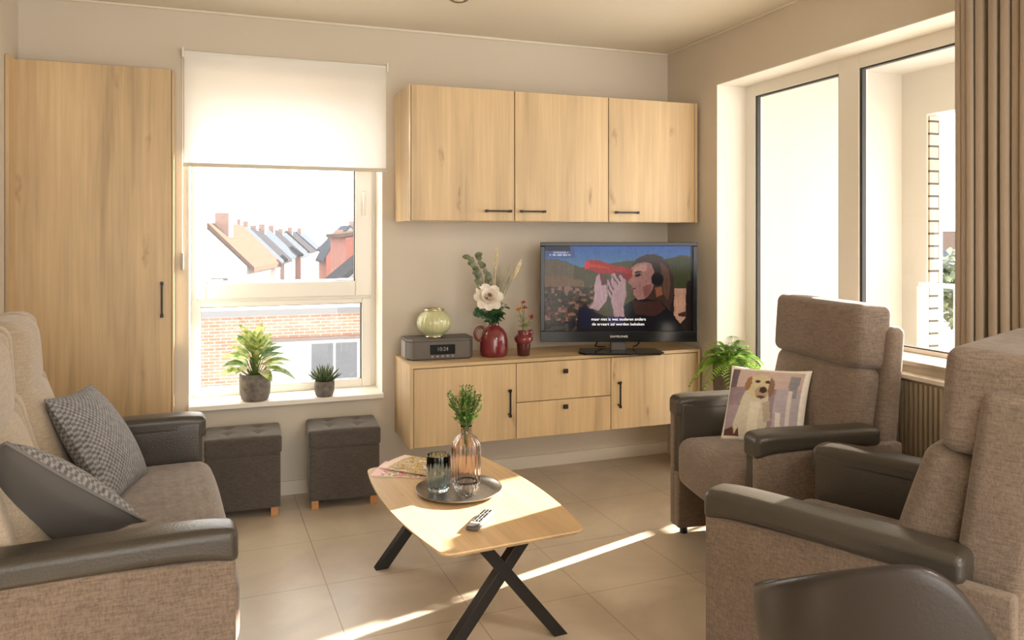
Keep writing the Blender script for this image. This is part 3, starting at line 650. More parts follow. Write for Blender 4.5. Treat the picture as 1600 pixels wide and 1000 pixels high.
# ================================================================== UPHOLSTERED SEATS
def upholstered(name, label, cat, loc, rz, Wd, arm_len, bf, rear, nseat=1, backmat=FAB, group=None, lean=R(16), sth=.05, ho=.14, ht=.08, shl=.12):
    """front centre at local origin, facing +x. Wd outer width, bf x of the back cushion's face at z .65"""
    t = thing(name, label, cat, (loc[0], loc[1], 0), rz, group)
    h = Wd / 2
    for s in (1, -1):
        # fabric outer panel of the arm, with its front edge
        b = BM(); L = arm_len + .10
        def dpan(x, y, z): return x, y, z - (.02 * max(0, (x / L * 2)) if z > 0 else 0)
        soft(b, (L / 2, .021, .276), .010, T(-L / 2, s * (h - .022), .311), dpan)
        soft(b, (L / 2 - .003, .042, .13), .012, T(-L / 2, s * (h - .046), .165))
        link('arm_panel', b, FAB, t, smooth=True)
        # leather arm: inner face and padded top
        b = BM(); soft(b, (arm_len / 2 - .004, .038, .18), .018, T(-arm_len / 2 - .004, s * (h - .073), .445))
        def dpad(x, y, z, L2=arm_len / 2 + .0):
            f = max(0, (x / L2)); g = max(0, -x / L2)
            z2 = z + .006 * (1 - (y / .062) ** 2) * (z > 0) - .012 * f ** 6
            if z < 0: z2 -= .018 * f ** 4
            return x, y * (1 - .10 * f ** 5), z2
        soft(b, (arm_len / 2 + .004, .061, .034), .022, T(-arm_len / 2 + .002, s * (h - .051), .614), dpad, k=14)
        link('arm_pad', b, LEA, t, smooth=True)
        b = BM(); lathe(b, [(.018, 0), (.018, .04)], 16, c=(-.05, s * (h - .045), 0)); lathe(b, [(.018, 0), (.018, .04)], 16, c=(-arm_len, s * (h - .045), 0)); link('foot', b, BLACK, t)
    inner = h - .108; sw = 2 * inner / nseat
    b = BM(); box(b, (rear + .06, -inner - .01, .06), (-.22, inner + .01, .27)); box(b, (-.22, -inner - .01, .235), (-.03, inner + .01, .27)); link('base_frame', b, FAB, t, bevel=.01)
    if nseat > 1:
        hs = inner - .002
        def dbench(x, y, z):
            fx = x / .31
            if z > 0:
                z += .016 * max(0, 1 - (y / hs) ** 4) * max(0, 1 - fx ** 4)
                z += .0028 * math.sin(x * 150 + math.sin(y * 7) * .9) * max(0, fx) * max(0, 1 - (y / hs) ** 4) * (fx < .86)
            if fx > .5: x += .014 * max(0, 1 - (y / hs) ** 4)
            return x, y, z
        b = BM(); soft(b, (.31, hs, .108), .055, T(-.29, 0, .362), dbench, k=44); link('seat_cushion', b, FAB, t, smooth=True)
    for i in range(nseat):
        yc = -inner + sw * (i + .5); hy = sw / 2 - .002
        def dseat(x, y, z):
            fx = x / .31
            if z > 0:
                z += .018 * max(0, 1 - (y / hy) ** 2) * max(0, 1 - fx ** 4)
                z += .0022 * math.sin(x * 190 + math.sin(y * 9) * .8) * max(0, fx) * max(0, 1 - (y / hy) ** 4) * (fx < .86)
            if fx > .5: x += .012 * max(0, 1 - (y / hy) ** 2)
            return x, y, z
        if nseat == 1: b = BM(); soft(b, (.31, hy, .108), .055, T(-.29, yc, .362), dseat, k=40); link('seat_cushion', b, FAB, t, smooth=True)
        # lower back and headrest, each with a raised middle on the two-seater
        if nseat == 1:
            b = BM(); hf = (.075, hy + .004, .225); soft(b, hf, .05, T(bf - .06, yc, .645, ry=-lean), bulge(hf, 0, .02), k=10); link('back_cushion', b, backmat, t, smooth=True)
            b = BM(); hf = (ht, hy + .012, .131); soft(b, hf, .035, T(bf - ho, yc, .985, ry=-R(4)), bulge(hf, 0, .012), k=10); link('headrest', b, backmat, t, smooth=True)
        else:
            for nm, zc, hz, xc, ln, th in (('back_cushion', .66, .235, bf - .085, lean, .085), ('headrest', .975, .135, bf - .15, R(4), .07)):
                b = BM(); hf = (th, hy * .60, hz)
                def dm(x, y, z, hf=hf): 
                    g = max(0, 1 - (y / hf[1]) ** 2) * max(0, 1 - (z / hf[2]) ** 4)
                    w_ = 1 + (.12 * (-z / hf[2]) if nm == 'headrest' else .12 * (z / hf[2]))
                    return (x + (.03 * g if x > 0 else 0), y * w_, z)
                soft(b, hf, .06, T(xc + .012, yc, zc, ry=-ln), dm, k=12)
                mid = link(nm, b, backmat, t, smooth=True)
                for s in (-1, 1):
                    b = BM(); wv = hy * .24; hf2 = (th * .95, wv, hz - .002)
                    def dw(x, y, z, s=s, hf2=hf2): return (x + .035 * max(0, s * y / hf2[1]) ** 2 * (x > 0), y, z)
                    soft(b, hf2, .05, T(xc - .004, yc + s * (hy - wv + .004), zc, ry=-ln), dw); link('side_wing', b, backmat, mid, smooth=True)
    # shell behind
    b = BM()
    def dsh(x, y, z):
        k = (z + .46) / .92; return (x - shl * k, y * (1 - .05 * k * k), z)
    soft(b, (sth, h - .062, .462), .035, T(bf - .06 - sth, 0, .565), dsh, k=10)
    link('back_shell', b, backmat, t, smooth=True)
    return t
sofa = upholstered('sofa', 'two-seat sofa with light back cushions and dark leather arms on the left', 'sofa', (-.055, 2.81), R(5), 1.46, .66, -.51, -.78, 2, FABL, sth=.06)
ch1 = upholstered('armchair', 'brown armchair by the window with the dog cushion on its seat', 'armchair', (1.89, 2.765), R(172), .80, .52, -.46, -.60, 1, FAB, 'brown armchairs with leather arms', lean=R(12), sth=.045, ho=.11, ht=.085, shl=.10)
ch2 = upholstered('armchair', 'large brown armchair in the right foreground, its leather arm cutting across the picture', 'armchair', (1.675, 2.094), R(113), .79, .69, -.52, -.86, 1, FAB, 'brown armchairs with leather arms', lean=R(17), sth=.08, ho=.20, ht=.11)

# ---- black tub chair in the foreground
tc_ = thing('tub_chair', 'black leather shell chair seen from behind at the bottom right edge', 'chair', (1.259, 1.192, 0))
rim = [(-150, .50), (-120, .60), (-90, .635), (-70, .672), (-45, .738), (-20, .797), (0, .832), (10, .840), (20, .815), (33, .728), (45, .64), (70, .58), (100, .54), (150, .50)]
def rimz(a):
    for (a0, z0), (a1, z1) in zip(rim, rim[1:]):
        if a0 <= a <= a1:
            t = (a - a0) / (a1 - a0); return z0 + (z1 - z0) * t
    return .5
def rimS(a): return sum(rimz(max(-150, min(150, a + d))) * w_ for d, w_ in ((-9, .15), (-4, .22), (0, .26), (4, .22), (9, .15)))
b = BM(); grid = []; n = 90
for i in range(n + 1):
    a = -150 + 300 * i / n; th = R(a); col = []
    for j in range(15):
        k = j / 14; z = .42 + (rimS(a) - .42) * k
        r = .265 - .05 * (1 - k) ** 2 + .0 * k - (.10 * (1 - k) ** 6)
        # angle zero points at the camera
        dx, dy = -math.sin(R(46.6)), -math.cos(R(46.6)); ux, uy = math.cos(R(46.6)), -math.sin(R(46.6))
        col.append(b.verts.new((r * (math.cos(th) * dx + math.sin(th) * ux), r * (math.cos(th) * dy + math.sin(th) * uy), z)))
    grid.append(col)
for i in range(n):
    for j in range(14): b.faces.new((grid[i][j], grid[i + 1][j], grid[i + 1][j + 1], grid[i][j + 1]))
link('back_shell', b, LEAB, tc_, smooth=True, solid=.022, bevel=0, sub=1)
b = BM(); soft(b, (.22, .22, .035), .033, T(.0, .03, .445)); link('seat', b, LEAB, tc_, smooth=True)
for sx in (-1, 1):
    for sy in (-1, 1):
        b = BM(); tube(b, [(sx * .13, sy * .13, .42), (sx * .21, sy * .21, 0)], [.014, .009], 12); link('leg', b, BLACK, tc_, smooth=True)

# ================================================================== CUSHIONS
def pillow(name, label, M, s, th, front, back, pipe=None, group=None, n=26, pinch=.06, sy=None):
    t = thing(name, label, 'cushion', M.translation, 0, group)
    Ml = M.to_3x3().to_4x4(); sy = sy or s
    def pt(u, v, sg):
        k = (max(0, 1 - u * u) * max(0, 1 - v * v)) ** .5
        e = 1 - pinch * (1 - v * v) * abs(u) ** 3; f = 1 - pinch * (1 - u * u) * abs(v) ** 3
        return V((u * s / 2 * e, v * sy / 2 * f, sg * th / 2 * k))
    for sg, mat, nm in ((1, front, 'front_cover'), (-1, back, 'back_cover')):
        b = BM(); g = [[b.verts.new(pt(-1 + 2 * i / n, -1 + 2 * j / n, sg)) for j in range(n + 1)] for i in range(n + 1)]
        for i in range(n):
            for j in range(n): 
                q = (g[i][j], g[i + 1][j], g[i + 1][j + 1], g[i][j + 1]); b.faces.new(q if sg > 0 else q[::-1])
        o = link(nm, b, mat, t, smooth=True); o.matrix_local = Ml; last = o
        if sg > 0: fr_ = o
    if pipe:
        pts = []
        for i in range(n): pts.append(pt(-1 + 2 * i / n, -1, 0))
        for i in range(n): pts.append(pt(1, -1 + 2 * i / n, 0))
        for i in range(n): pts.append(pt(1 - 2 * i / n, 1, 0))
        for i in range(n + 1): pts.append(pt(-1, 1 - 2 * i / n, 0))
        b = BM(); tube(b, pts, .005, 6, cap=False); o = link('piping', b, pipe, t, smooth=True); o.matrix_local = Ml
    return t, fr_
def orient(center, normal, up, roll=0):
    zz = V(normal).normalized(); u = V(up); yy = (u - zz * u.dot(zz)).normalized(); xx = yy.cross(zz)
    m = Matrix((xx, yy, zz)).transposed().to_4x4(); m.translation = V(center); return m @ Matrix.Rotation(roll, 4, 'Z')
pillow('patterned_cushion', 'grey knitted cushion leaning in the far corner of the sofa', orient((-.447, 3.10, .655), (.848, -.115, .517), (-.5, .151, .853)), .42, .15, HOUND, HOUND)
pillow('two_sided_cushion', 'dark grey cushion with a knitted edge face, in front on the sofa', orient((-.50, 2.42, .675), (.377, .618, .69), (.595, -.733, .331)), .42, .17, HOUND, SMOOTHGREY, GREYPIPE)
# dog cushion
dogM = orient((2.204, 2.795, .641), (-.85, -.353, .39), (.335, .209, .919))
dt, df_ = pillow('dog_photo_cushion', 'white-edged cushion printed with a pale dog on the armchair by the window', dogM, .385, .12, attr_mat('dog_print', .85), pmat('cushion_white_back', (.75, .72, .68), .9), n=90, sy=.345)
n = 90
u = np.repeat(np.linspace(0, 1, n + 1), n + 1); v = 1 - np.tile(np.linspace(0, 1, n + 1), n + 1)   # v downwards
X, Y = u * 100, v * 100
nzv = vnoise(X / 4, Y / 2, 3) * 20 - 10
m = []
A = lambda P: inpoly(X, Y, P)
C = paint([
 (np.ones(X.shape, bool), (196, 176, 172)), (Y > 30, (150, 132, 142)), ((Y > 55) & (X < 30), (165, 148, 160)), ((X < 16) & (Y < 32), (108, 92, 104)),
 (A([(68, 30), (98, 26), (96, 100), (66, 100)]), (176, 168, 180)), (A([(80, 10), (92, 10), (90, 40), (82, 40)]), (140, 138, 145)),
 (A([(70, 60), (76, 60), (78, 100), (71, 100)]), (225, 218, 215)), (A([(82, 30), (86, 30), (86, 100), (82, 100)]), (214, 206, 206)),
 (A([(4, 88), (20, 82), (34, 86), (36, 96), (6, 98)]), (96, 58, 50)),
 (A([(33, 30), (42, 34), (60, 40), (62, 62), (60, 100), (26, 100), (26, 82), (20, 92), (18, 80), (24, 62), (28, 44)]), (205, 200, 184)),
 (A([(40, 50), (52, 50), (50, 92), (36, 98)]), (222, 216, 200)), (A([(54, 50), (62, 46), (66, 70), (58, 74)]), (178, 166, 150)),
 (((X - 47) / 15.5) ** 2 + ((Y - 28) / 17) ** 2 < 1, (204, 192, 160)), (A([(30, 18), (35, 14), (37, 24), (35, 34), (31, 36), (28, 28)]), (150, 112, 82)),
 (A([(58, 14), (64, 20), (66, 34), (62, 42), (58, 34)]), (134, 104, 86)), (((X - 51) / 8) ** 2 + ((Y - 36) / 8) ** 2 < 1, (176, 152, 130)),
 (((X - 52.5) / 4.6) ** 2 + ((Y - 33) / 4.2) ** 2 < 1, (64, 44, 38)), (((X - 44) / 3.2) ** 2 + ((Y - 22) / 2.1) ** 2 < 1, (62, 44, 34)), (((X - 56) / 3.0) ** 2 + ((Y - 22) / 2.1) ** 2 < 1, (62, 44, 34)),
 (A([(44, 42), (52, 40), (58, 42), (52, 45)]), (92, 66, 56)),
 ((X < 5) | (X > 95) | (Y < 4.5) | (Y > 95.5), (240, 234, 226))], X, Y, (200, 180, 170)) + nzv[:, None] * .6
set_colors(df_, C)
# ================================================================== COFFEE TABLE
TZ = .40
tb = thing('coffee_table', 'oak coffee table with rounded boat-shaped top on crossed black legs', 'table', (.83, 2.818, 0), R(4.6))
def tabletop():
    pts = []; hl, he, hm, rc = .49, .262, .302, .045
    N_ = 24
    side = []
    for i in range(N_ + 1):
        y = -hl + rc + (2 * hl - 2 * rc) * i / N_; side.append((he + (hm - he) * (1 - (y / (hl - rc)) ** 2), y))
    def corner(sx, sy):
        cx_, cy_ = sx * (he - rc), sy * (hl - rc); return [(cx_ + sx * rc * math.cos(a), cy_ + sy * rc * math.sin(a)) for a in [R(q) for q in (15, 30, 45, 60, 75, 90)]]
    r_ = side; r_ += corner(1, 1); r_ += corner(-1, 1)[::-1]; r_ += [(-x, y) for x, y in side[:N_ + 1]][::-1]; r_ += corner(-1, -1); r_ += corner(1, -1)[::-1]
    return r_
b = BM(); tp = tabletop(); lo = [(x * .955, y * .972) for x, y in tp]
A_ = [b.verts.new((x, y, TZ - .018)) for x, y in lo]; B_ = [b.verts.new((x, y, TZ - .005)) for x, y in tp]; C_ = [b.verts.new((x * .995, y * .997, TZ)) for x, y in tp]
b.faces.new(A_[::-1]); b.faces.new(C_)
for P_, Q_ in ((A_, B_), (B_, C_)):
    for i in range(len(tp)): b.faces.new((P_[i], P_[(i + 1) % len(tp)], Q_[(i + 1) % len(tp)], Q_[i]))
link('table_top', b, OAKY, tb)
for yy in (-.365, .41):
    for s in (1, -1):
        b = BM(); zt_ = TZ - .018; dx0, dx1 = s * .215, -s * .098
        d = V((dx1 - dx0, 0, zt_)).normalized(); nn = V((d.z, 0, -d.x)) * .019; hw = .021 if s > 0 else .0205
        yo = 0
        for (p0, p1) in (((dx0, 0), (dx1, zt_)),):
            k0 = abs(nn.x / 1) / max(.2, d.z)
            q = [V((p0[0] - .026, 0, 0)), V((p0[0] + .026, 0, 0)), V((p1[0] + .026, 0, zt_)), V((p1[0] - .026, 0, zt_))]
            a1 = [b.verts.new(p + V((0, yy - hw, 0))) for p in q]; a2 = [b.verts.new(p + V((0, yy + hw, 0))) for p in q]
            b.faces.new(a1); b.faces.new(a2[::-1])
            for i in range(4): b.faces.new((a1[i], a2[i], a2[(i + 1) % 4], a1[(i + 1) % 4]))
        link('leg', b, BLACK, tb, bevel=.002)
b = BM(); box(b, (-.02, -.36, TZ - .045), (.02, .40, TZ - .018)); link('crossbar', b, BLACK, tb)

# ---- things on the coffee table
TRAYM = pmat('dark_hammered_metal', (.34, .32, .29), .28, metal=.9, var=.2, vscale=60)
tr = thing('tray', 'round dark metal tray on the coffee table', 'tray', (.823, 2.862, TZ))
b = BM(); lathe(b, [(.001, .004), (.13, .004), (.15, .010), (.165, .018), (.167, .020), (.166, .015), (.15, .005), (.13, 0), (.001, 0)], 64, cap=False); link('tray_dish', b, TRAYM, tr, smooth=True)
def glassm(name, col, rough=.03): return pmat(name, col, rough, trans=1.0, ior=1.45)
G_BLUE = glassm('smoky_blue_glass', (.74, .86, .90)); G_ROSE = glassm('rose_glass', (.98, .86, .80)); G_CLEAR = glassm('clear_rosy_glass', (.98, .93, .88))
tm = thing('tumbler', 'smoky blue ribbed glass tumbler on the left of the tray', 'glass', (.748, 2.885, TZ + .0045))
b = BM(); lathe(b, [(.0005, .001), (.030, .001), (.037, .006), (.043, .03), (.046, .08), (.046, .138), (.0455, .141), (.0425, .141), (.042, .08), (.039, .03), (.033, .016), (.0005, .014)], 96, rib=14, amp=.055, ribz=(.005, .13), cap=False); link('glass_body', b, G_BLUE, tm, smooth=True)
bv = thing('bottle_vase', 'tall ribbed rose-tinted glass bottle vase on the tray', 'vase', (.868, 2.915, TZ + .0045))
prof = [(.0005, .001), (.045, .001), (.054, .008), (.056, .03), (.056, .15), (.052, .172), (.040, .19), (.025, .202), (.021, .212), (.021, .232), (.024, .238), (.022, .24), (.018, .236), (.018, .212), (.022, .199), (.036, .186), (.048, .17), (.052, .15), (.052, .03), (.049, .014), (.0005, .012)]
b = BM(); lathe(b, prof, 120, rib=16, amp=.05, ribz=(.01, .19), cap=False); link('glass_body', b, G_ROSE, bv, smooth=True)
lo_ = thing('glass_bowl', 'small low clear ribbed glass in front of the bottle vase on the tray', 'glass', (.838, 2.806, TZ + .0045))
b = BM(); lathe(b, [(.0005, .001), (.026, .001), (.040, .01), (.047, .03), (.046, .045), (.041, .056), (.038, .056), (.042, .044), (.042, .03), (.036, .014), (.0005, .010)], 96, rib=16, amp=.06, ribz=(.008, .05), cap=False); link('glass_body', b, G_CLEAR, lo_, smooth=True)
# sprig in the bottle
LG = leafmat('sprig_green', (.09, .22, .04), (.22, .40, .10), 40, .3); OR_ = leafmat('sprig_orange', (.70, .28, .06), (.85, .50, .12), 60, .3); STG = pmat('green_stem', (.10, .16, .04), .6)
sp = thing('green_sprig', 'bushy green sprig with orange tips standing in the bottle vase', 'plant', (.868, 2.915, TZ + .02)); rnd = random.Random(5)
bs, bl, bo = BM(), BM(), BM()
for i in range(60):
    a = rnd.uniform(0, 2 * PI); sprd = rnd.uniform(.0, .078); top = V((math.cos(a) * sprd, math.sin(a) * sprd, rnd.uniform(.27, .385) - sprd * .4))
    pts = [V((0, 0, .05)), V((math.cos(a) * .008, math.sin(a) * .008, .20)), V((top.x * .5, top.y * .5, .265)), top]
    if i % 3 == 0: tube(bs, pts, [.0016] * 4, 5)
    else: tube(bs, pts[1:], [.0012] * 3, 4)
    for k in range(16):
        t = .15 + .85 * k / 15; p = pts[2].lerp(pts[3], t) if k > 4 else pts[1].lerp(pts[2], .4 + k * .14)
        tgt = bo if (i % 7 == 0 and k > 10) else bl
        leaf(tgt, p, (rnd.uniform(-1, 1), rnd.uniform(-1, 1), rnd.uniform(.1, 1)), (0, 0, 1), rnd.uniform(.014, .024), .009, .2, 3)
link('stem', bs, STG, sp); link('leaves', bl, LG, sp); link('orange_tips', bo, OR_, sp)
# remote control
rc_ = thing('remote_control', 'black and grey television remote control lying on the coffee table', 'remote control', (.806, 2.530, TZ), R(-39))
b = BM(); soft(b, (.022, .088, .0085), .007, T(0, 0, .0088)); link('body', b, DGREY, rc_, smooth=True)
link('key_panel', bx((-.018, -.06, .0168), (.018, .08, .0182)), SMOOTHGREY, rc_, bevel=.0006)
for r_ in range(9):
    for c_ in range(3):
        b = BM(); soft(b, (.0036, .0028, .0014), .001, T(-.011 + c_ * .011, .072 - r_ * .0135, .0188)); link('button', b, BLACK if (r_ + c_) % 4 else SMOOTHGREY, rc_, smooth=True)
# magazines
def magazine(x, y, z, rz, label, cols, seed):
    t = thing('magazine', label, 'magazine', (x, y, z), rz, 'magazines on the coffee table')
    link('pages', bx((-.098, -.133, 0), (.098, .133, .0045)), TRIM, t)
    b = BM(); n1, n2 = 40, 54; g = [[b.verts.new((-.1 + .2 * i / n1, -.135 + .27 * j / n2, .005 + .004 * math.sin(PI * i / n1) * (j / n2))) for j in range(n2 + 1)] for i in range(n1 + 1)]
    for i in range(n1):
        for j in range(n2): b.faces.new((g[i][j], g[i + 1][j], g[i + 1][j + 1], g[i][j + 1]))
    o = link('cover', b, attr_mat('magazine_cover_%d' % seed, .35), t, smooth=True)
    X = np.repeat(np.arange(n1 + 1), n2 + 1) / n1 * 10.; Y = np.tile(np.arange(n2 + 1), n1 + 1) / n2 * 13.; q = vnoise(X * .8, Y * .8, seed); q2 = vnoise(X * 2, Y * 2, seed + 1)
    C = np.zeros(X.shape + (3,)); C[:] = cols[0]
    for k, cc in enumerate(cols[1:]): C[(q * .7 + q2 * .3) > .36 + .09 * k] = cc
    C[(Y > 11.3)] = cols[-1]; set_colors(o, C)
magazine(.700, 3.195, TZ, R(62), 'lower magazine with a pink edge, poking out at the left of the pile', [(215, 150, 150), (190, 90, 90), (235, 225, 210), (180, 190, 90), (120, 140, 130), (235, 190, 190)], 11)
magazine(.745, 3.215, TZ + .0095, R(44), 'upper colourful food magazine behind the blue tumbler', [(200, 180, 150), (120, 90, 60), (205, 200, 90), (225, 160, 70), (110, 130, 120), (240, 215, 205)], 12)

# ================================================================== TELEVISION
tvx, tvy = 2.08, 3.925; TVR = R(-20)
tv = thing('television', 'flat black television on the sideboard showing a person drinking from a red bottle', 'television', (tvx, tvy, LZ1), TVR)
tw, thh, tz0 = .450, .571, .062
b = BM(); soft(b, (tw, .022, thh / 2), .012, T(0, .022, tz0 + thh / 2)); soft(b, (tw * .7, .025, thh * .32), .02, T(0, .05, tz0 + thh / 2)); link('casing', b, GLOSSB, tv, smooth=True)
b = BM(); bw_ = .026
box(b, (-tw, -.006, tz0), (tw, .003, tz0 + .062)); box(b, (-tw, -.006, tz0 + thh - .022), (tw, .003, tz0 + thh)); box(b, (-tw, -.006, tz0 + .062), (-tw + bw_, .003, tz0 + thh - .022)); box(b, (tw - bw_, -.006, tz0 + .062), (tw, .003, tz0 + thh - .022))
link('bezel', b, GLOSSB, tv, bevel=.003)
text_obj('brand_lettering', 'SAMSUNG', .0165, pmat('silver_lettering', (.65, .63, .6), .3, emit=(.5, .48, .45), es=.3), tv, T(0, -.0066, tz0 + .031, rx=R(90)), .0003, sx=1.35)
# screen picture
n1, n2 = 300, 176; sx0, sx1, sz0, sz1 = -tw + bw_, tw - bw_, tz0 + .062, tz0 + thh - .022
b = BM(); g = [[b.verts.new((sx0 + (sx1 - sx0) * i / n1, -.0005, sz0 + (sz1 - sz0) * j / n2)) for j in range(n2 + 1)] for i in range(n1 + 1)]
for i in range(n1):
    for j in range(n2): b.faces.new((g[i][j], g[i + 1][j], g[i + 1][j + 1], g[i][j + 1]))
scr = link('screen', b, attr_mat('screen_picture', .12, emit=.5), tv)
X = np.repeat(np.linspace(150, 1240, n1 + 1), n2 + 1); Y = 745 - np.tile(np.linspace(0, 620, n2 + 1), n1 + 1)
wob = (vnoise(X / 22, Y / 22, 5) - .5) * 7; X0, Y0 = X, Y; X = X + wob; Y = Y + (vnoise(X0 / 22, Y0 / 22, 6) - .5) * 7
q = vnoise(X / 14, Y / 14, 1); q2 = vnoise(X / 26, Y / 20, 2); st = vnoise(X / 7, Y / 60, 4)
A = lambda P: inpoly(X, Y, P); T1 = np.ones(X.shape, bool)
sh = [(T1, lambda x, y: np.stack([70 + (y - 120) * .25, 118 + (y - 120) * .22, 190 - (y - 120) * .05], 1)),
 ((X < 370) & (Y < 210), (96, 112, 168)), ((X < 340) & (Y < 160), (34, 40, 70)),
 (A([(0, 215), (250, 222), (360, 262), (420, 280), (560, 262), (700, 240), (900, 220), (1060, 215), (1150, 190), (1400, 215), (1400, 900), (0, 900)]), (104, 96, 62)),
 (A([(0, 220), (240, 225), (365, 270), (365, 480), (0, 480)]), (128, 112, 88)), (A([(0, 330), (260, 340), (440, 380), (440, 470), (0, 470)]), (146, 116, 84)),
 (A([(1000, 230), (1150, 200), (1260, 230), (1260, 470), (1000, 470)]), (84, 88, 48)),
 ((Y > 420) & (X < 520), (112, 84, 66)), ((Y > 425) & (X < 520) & (q > .52), (60, 52, 34)), ((Y > 420) & (X < 520) & (q2 > .62), (168, 128, 110)), ((Y > 560) & (X < 420) & (q < .3), (150, 70, 66)), ((Y > 430) & (X < 520) & (q2 < .3), (74, 76, 40)), ((Y > 670) & (X < 420) & (q2 > .4), (40, 32, 36)),
 (A([(1000, 430), (1250, 430), (1250, 760), (1000, 760)]), (56, 40, 30)), (A([(1106, 432), (1192, 434), (1186, 600), (1190, 640), (1150, 690), (1098, 684)]), (216, 168, 140)), (A([(1130, 615), (1190, 600), (1192, 640), (1140, 640)]), (90, 62, 50)),
 (A([(1196, 380), (1300, 370), (1300, 760), (1196, 760)]), (44, 28, 20)),
 (A([(788, 262), (830, 215), (900, 186), (960, 184), (1015, 206), (1066, 262), (1096, 350), (1104, 470), (1078, 560), (1066, 640), (980, 650), (880, 600), (836, 520), (900, 300)]), (86, 60, 46)),
 (A([(1000, 240), (1060, 290), (1080, 400), (1060, 520), (1024, 480), (1010, 340)]), (120, 88, 66)),
 (A([(380, 760), (398, 600), (450, 552), (520, 610), (640, 650), (740, 560), (820, 505), (1000, 520), (1090, 620), (1150, 690), (1190, 760)]), (22, 18, 26)),
 (A([(400, 590), (452, 552), (500, 600), (540, 660), (500, 720), (400, 720)]), (26, 28, 62)), (A([(610, 640), (730, 636), (720, 700), (620, 700)]), (62, 54, 110)),
 (A([(790, 520), (880, 530), (1000, 520), (1040, 580), (960, 640), (820, 620)]), (88, 52, 36)), (A([(960, 430), (1010, 420), (1020, 480), (970, 500)]), (170, 110, 80)),
 (A([(786, 285), (830, 252), (896, 240), (944, 262), (960, 350), (950, 430), (920, 480), (880, 514), (840, 516), (812, 492), (800, 470), (806, 452), (788, 436), (798, 420), (766, 388), (786, 350), (780, 310)]), (190, 140, 128)),
 (A([(800, 290), (850, 264), (900, 260), (900, 300), (830, 320), (792, 330)]), (214, 164, 150)), (A([(870, 420), (940, 400), (930, 470), (880, 505)]), (160, 108, 98)),
 (A([(812, 332), (850, 322), (862, 338), (838, 350), (815, 348)]), (64, 38, 40)), (A([(808, 316), (856, 304), (868, 314), (820, 326)]), (98, 66, 56)), (A([(790, 428), (822, 430), (820, 444), (794, 442)]), (128, 50, 56)),
 (((X - 980) / 46) ** 2 + ((Y - 366) / 48) ** 2 < 1, (26, 16, 16)), (A([(930, 240), (990, 250), (1010, 320), (960, 316), (940, 280)]), (72, 48, 36)),
 (A([(442, 262), (456, 232), (500, 226), (560, 232), (640, 262), (720, 276), (792, 296), (794, 346), (760, 384), (720, 360), (690, 330), (620, 322), (540, 322), (480, 300), (446, 294)]), (196, 34, 26)),
 (A([(470, 258), (560, 262), (640, 290), (560, 286), (480, 276)]), (226, 76, 30)), (A([(440, 262), (456, 232), (480, 240), (478, 290), (448, 296)]), (236, 70, 78)), (A([(640, 300), (780, 330), (760, 380), (700, 340)]), (150, 22, 20)),
 (A([(530, 345), (552, 326), (574, 350), (600, 400), (612, 470), (604, 520), (572, 566), (545, 596), (478, 576), (512, 520), (520, 470), (516, 410)]), (214, 178, 180)), (A([(556, 330), (600, 336), (600, 404), (566, 410)]), (128, 56, 50)),
 (A([(640, 330), (664, 318), (690, 352), (706, 330), (744, 372), (752, 470), (730, 560), (738, 640), (662, 640), (650, 560), (618, 480), (606, 410), (612, 372), (636, 380)]), (206, 168, 168)),
 (A([(620, 380), (628, 376), (660, 440), (652, 446)]), (92, 60, 62)), (A([(642, 344), (650, 340), (690, 400), (684, 408)]), (92, 60, 62)), (A([(668, 330), (676, 326), (712, 380), (704, 388)]), (92, 60, 62)), (A([(608, 420), (616, 414), (650, 480), (642, 484)]), (92, 60, 62)),
 (A([(610, 470), (640, 510), (636, 600), (612, 600)]), (96, 90, 72))]
C = paint(sh, X, Y, (80, 120, 180)); C = C * (.93 + .10 * st + .08 * q)[:, None]
C[(X0 > 210) & (X0 < 330) & (Y0 > 166) & (Y0 < 178) & (vnoise(X0 / 6, Y0 / 30, 9) > .35)] = (190, 198, 225); C[(X0 > 185) & (X0 < 340) & (Y0 > 184) & (Y0 < 197) & (vnoise(X0 / 6, Y0 / 30, 8) > .3)] = (215, 220, 240)
C[X0 > 1222] *= .35
C = 255 * (np.clip(C, 0, 255) / 255) ** 1.22; set_colors(scr, C)
SUBT = pmat('subtitle_white', (.8, .8, .8), .5, emit=(.9, .9, .95), es=.75)
def scx(x): return sx0 + (sx1 - sx0) * (x - 150) / 1090
def scz(y): return sz1 - (sz1 - sz0) * (y - 125) / 620
text_obj('subtitle', 'maar niet is wat ouderen anders', .0225, SUBT, scr, T(scx(693), -.0012, scz(659), rx=R(90)), .0002, sx=1.06)
text_obj('subtitle', 'de ervaart zal worden bekeken', .0225, SUBT, scr, T(scx(690), -.0012, scz(695), rx=R(90)), .0002, sx=1.06)
# stand
b = BM(); prism(b, [(-.235, -.05), (-.20, -.10), (.22, -.10), (.25, -.05), (.23, .11), (-.215, .11)], .0, .011); link('stand_base', b, GLOSSB, tv, bevel=.003)
b = BM(); soft(b, (.045, .016, .035), .01, T(0, .035, .04)); link('stand_neck', b, DGREY, tv, smooth=True)
b = BM(); tube(b, [(-.10, .05, .09), (-.12, .05, .05), (-.13, .06, .03), (-.10, .09, .02), (-.06, .14, .015)], .004, 8); tube(b, [(.12, .05, .09), (.125, .05, .05), (.11, .07, .03), (.10, .12, .018)], .004, 8); link('cable', b, BLACK, tv, smooth=True)

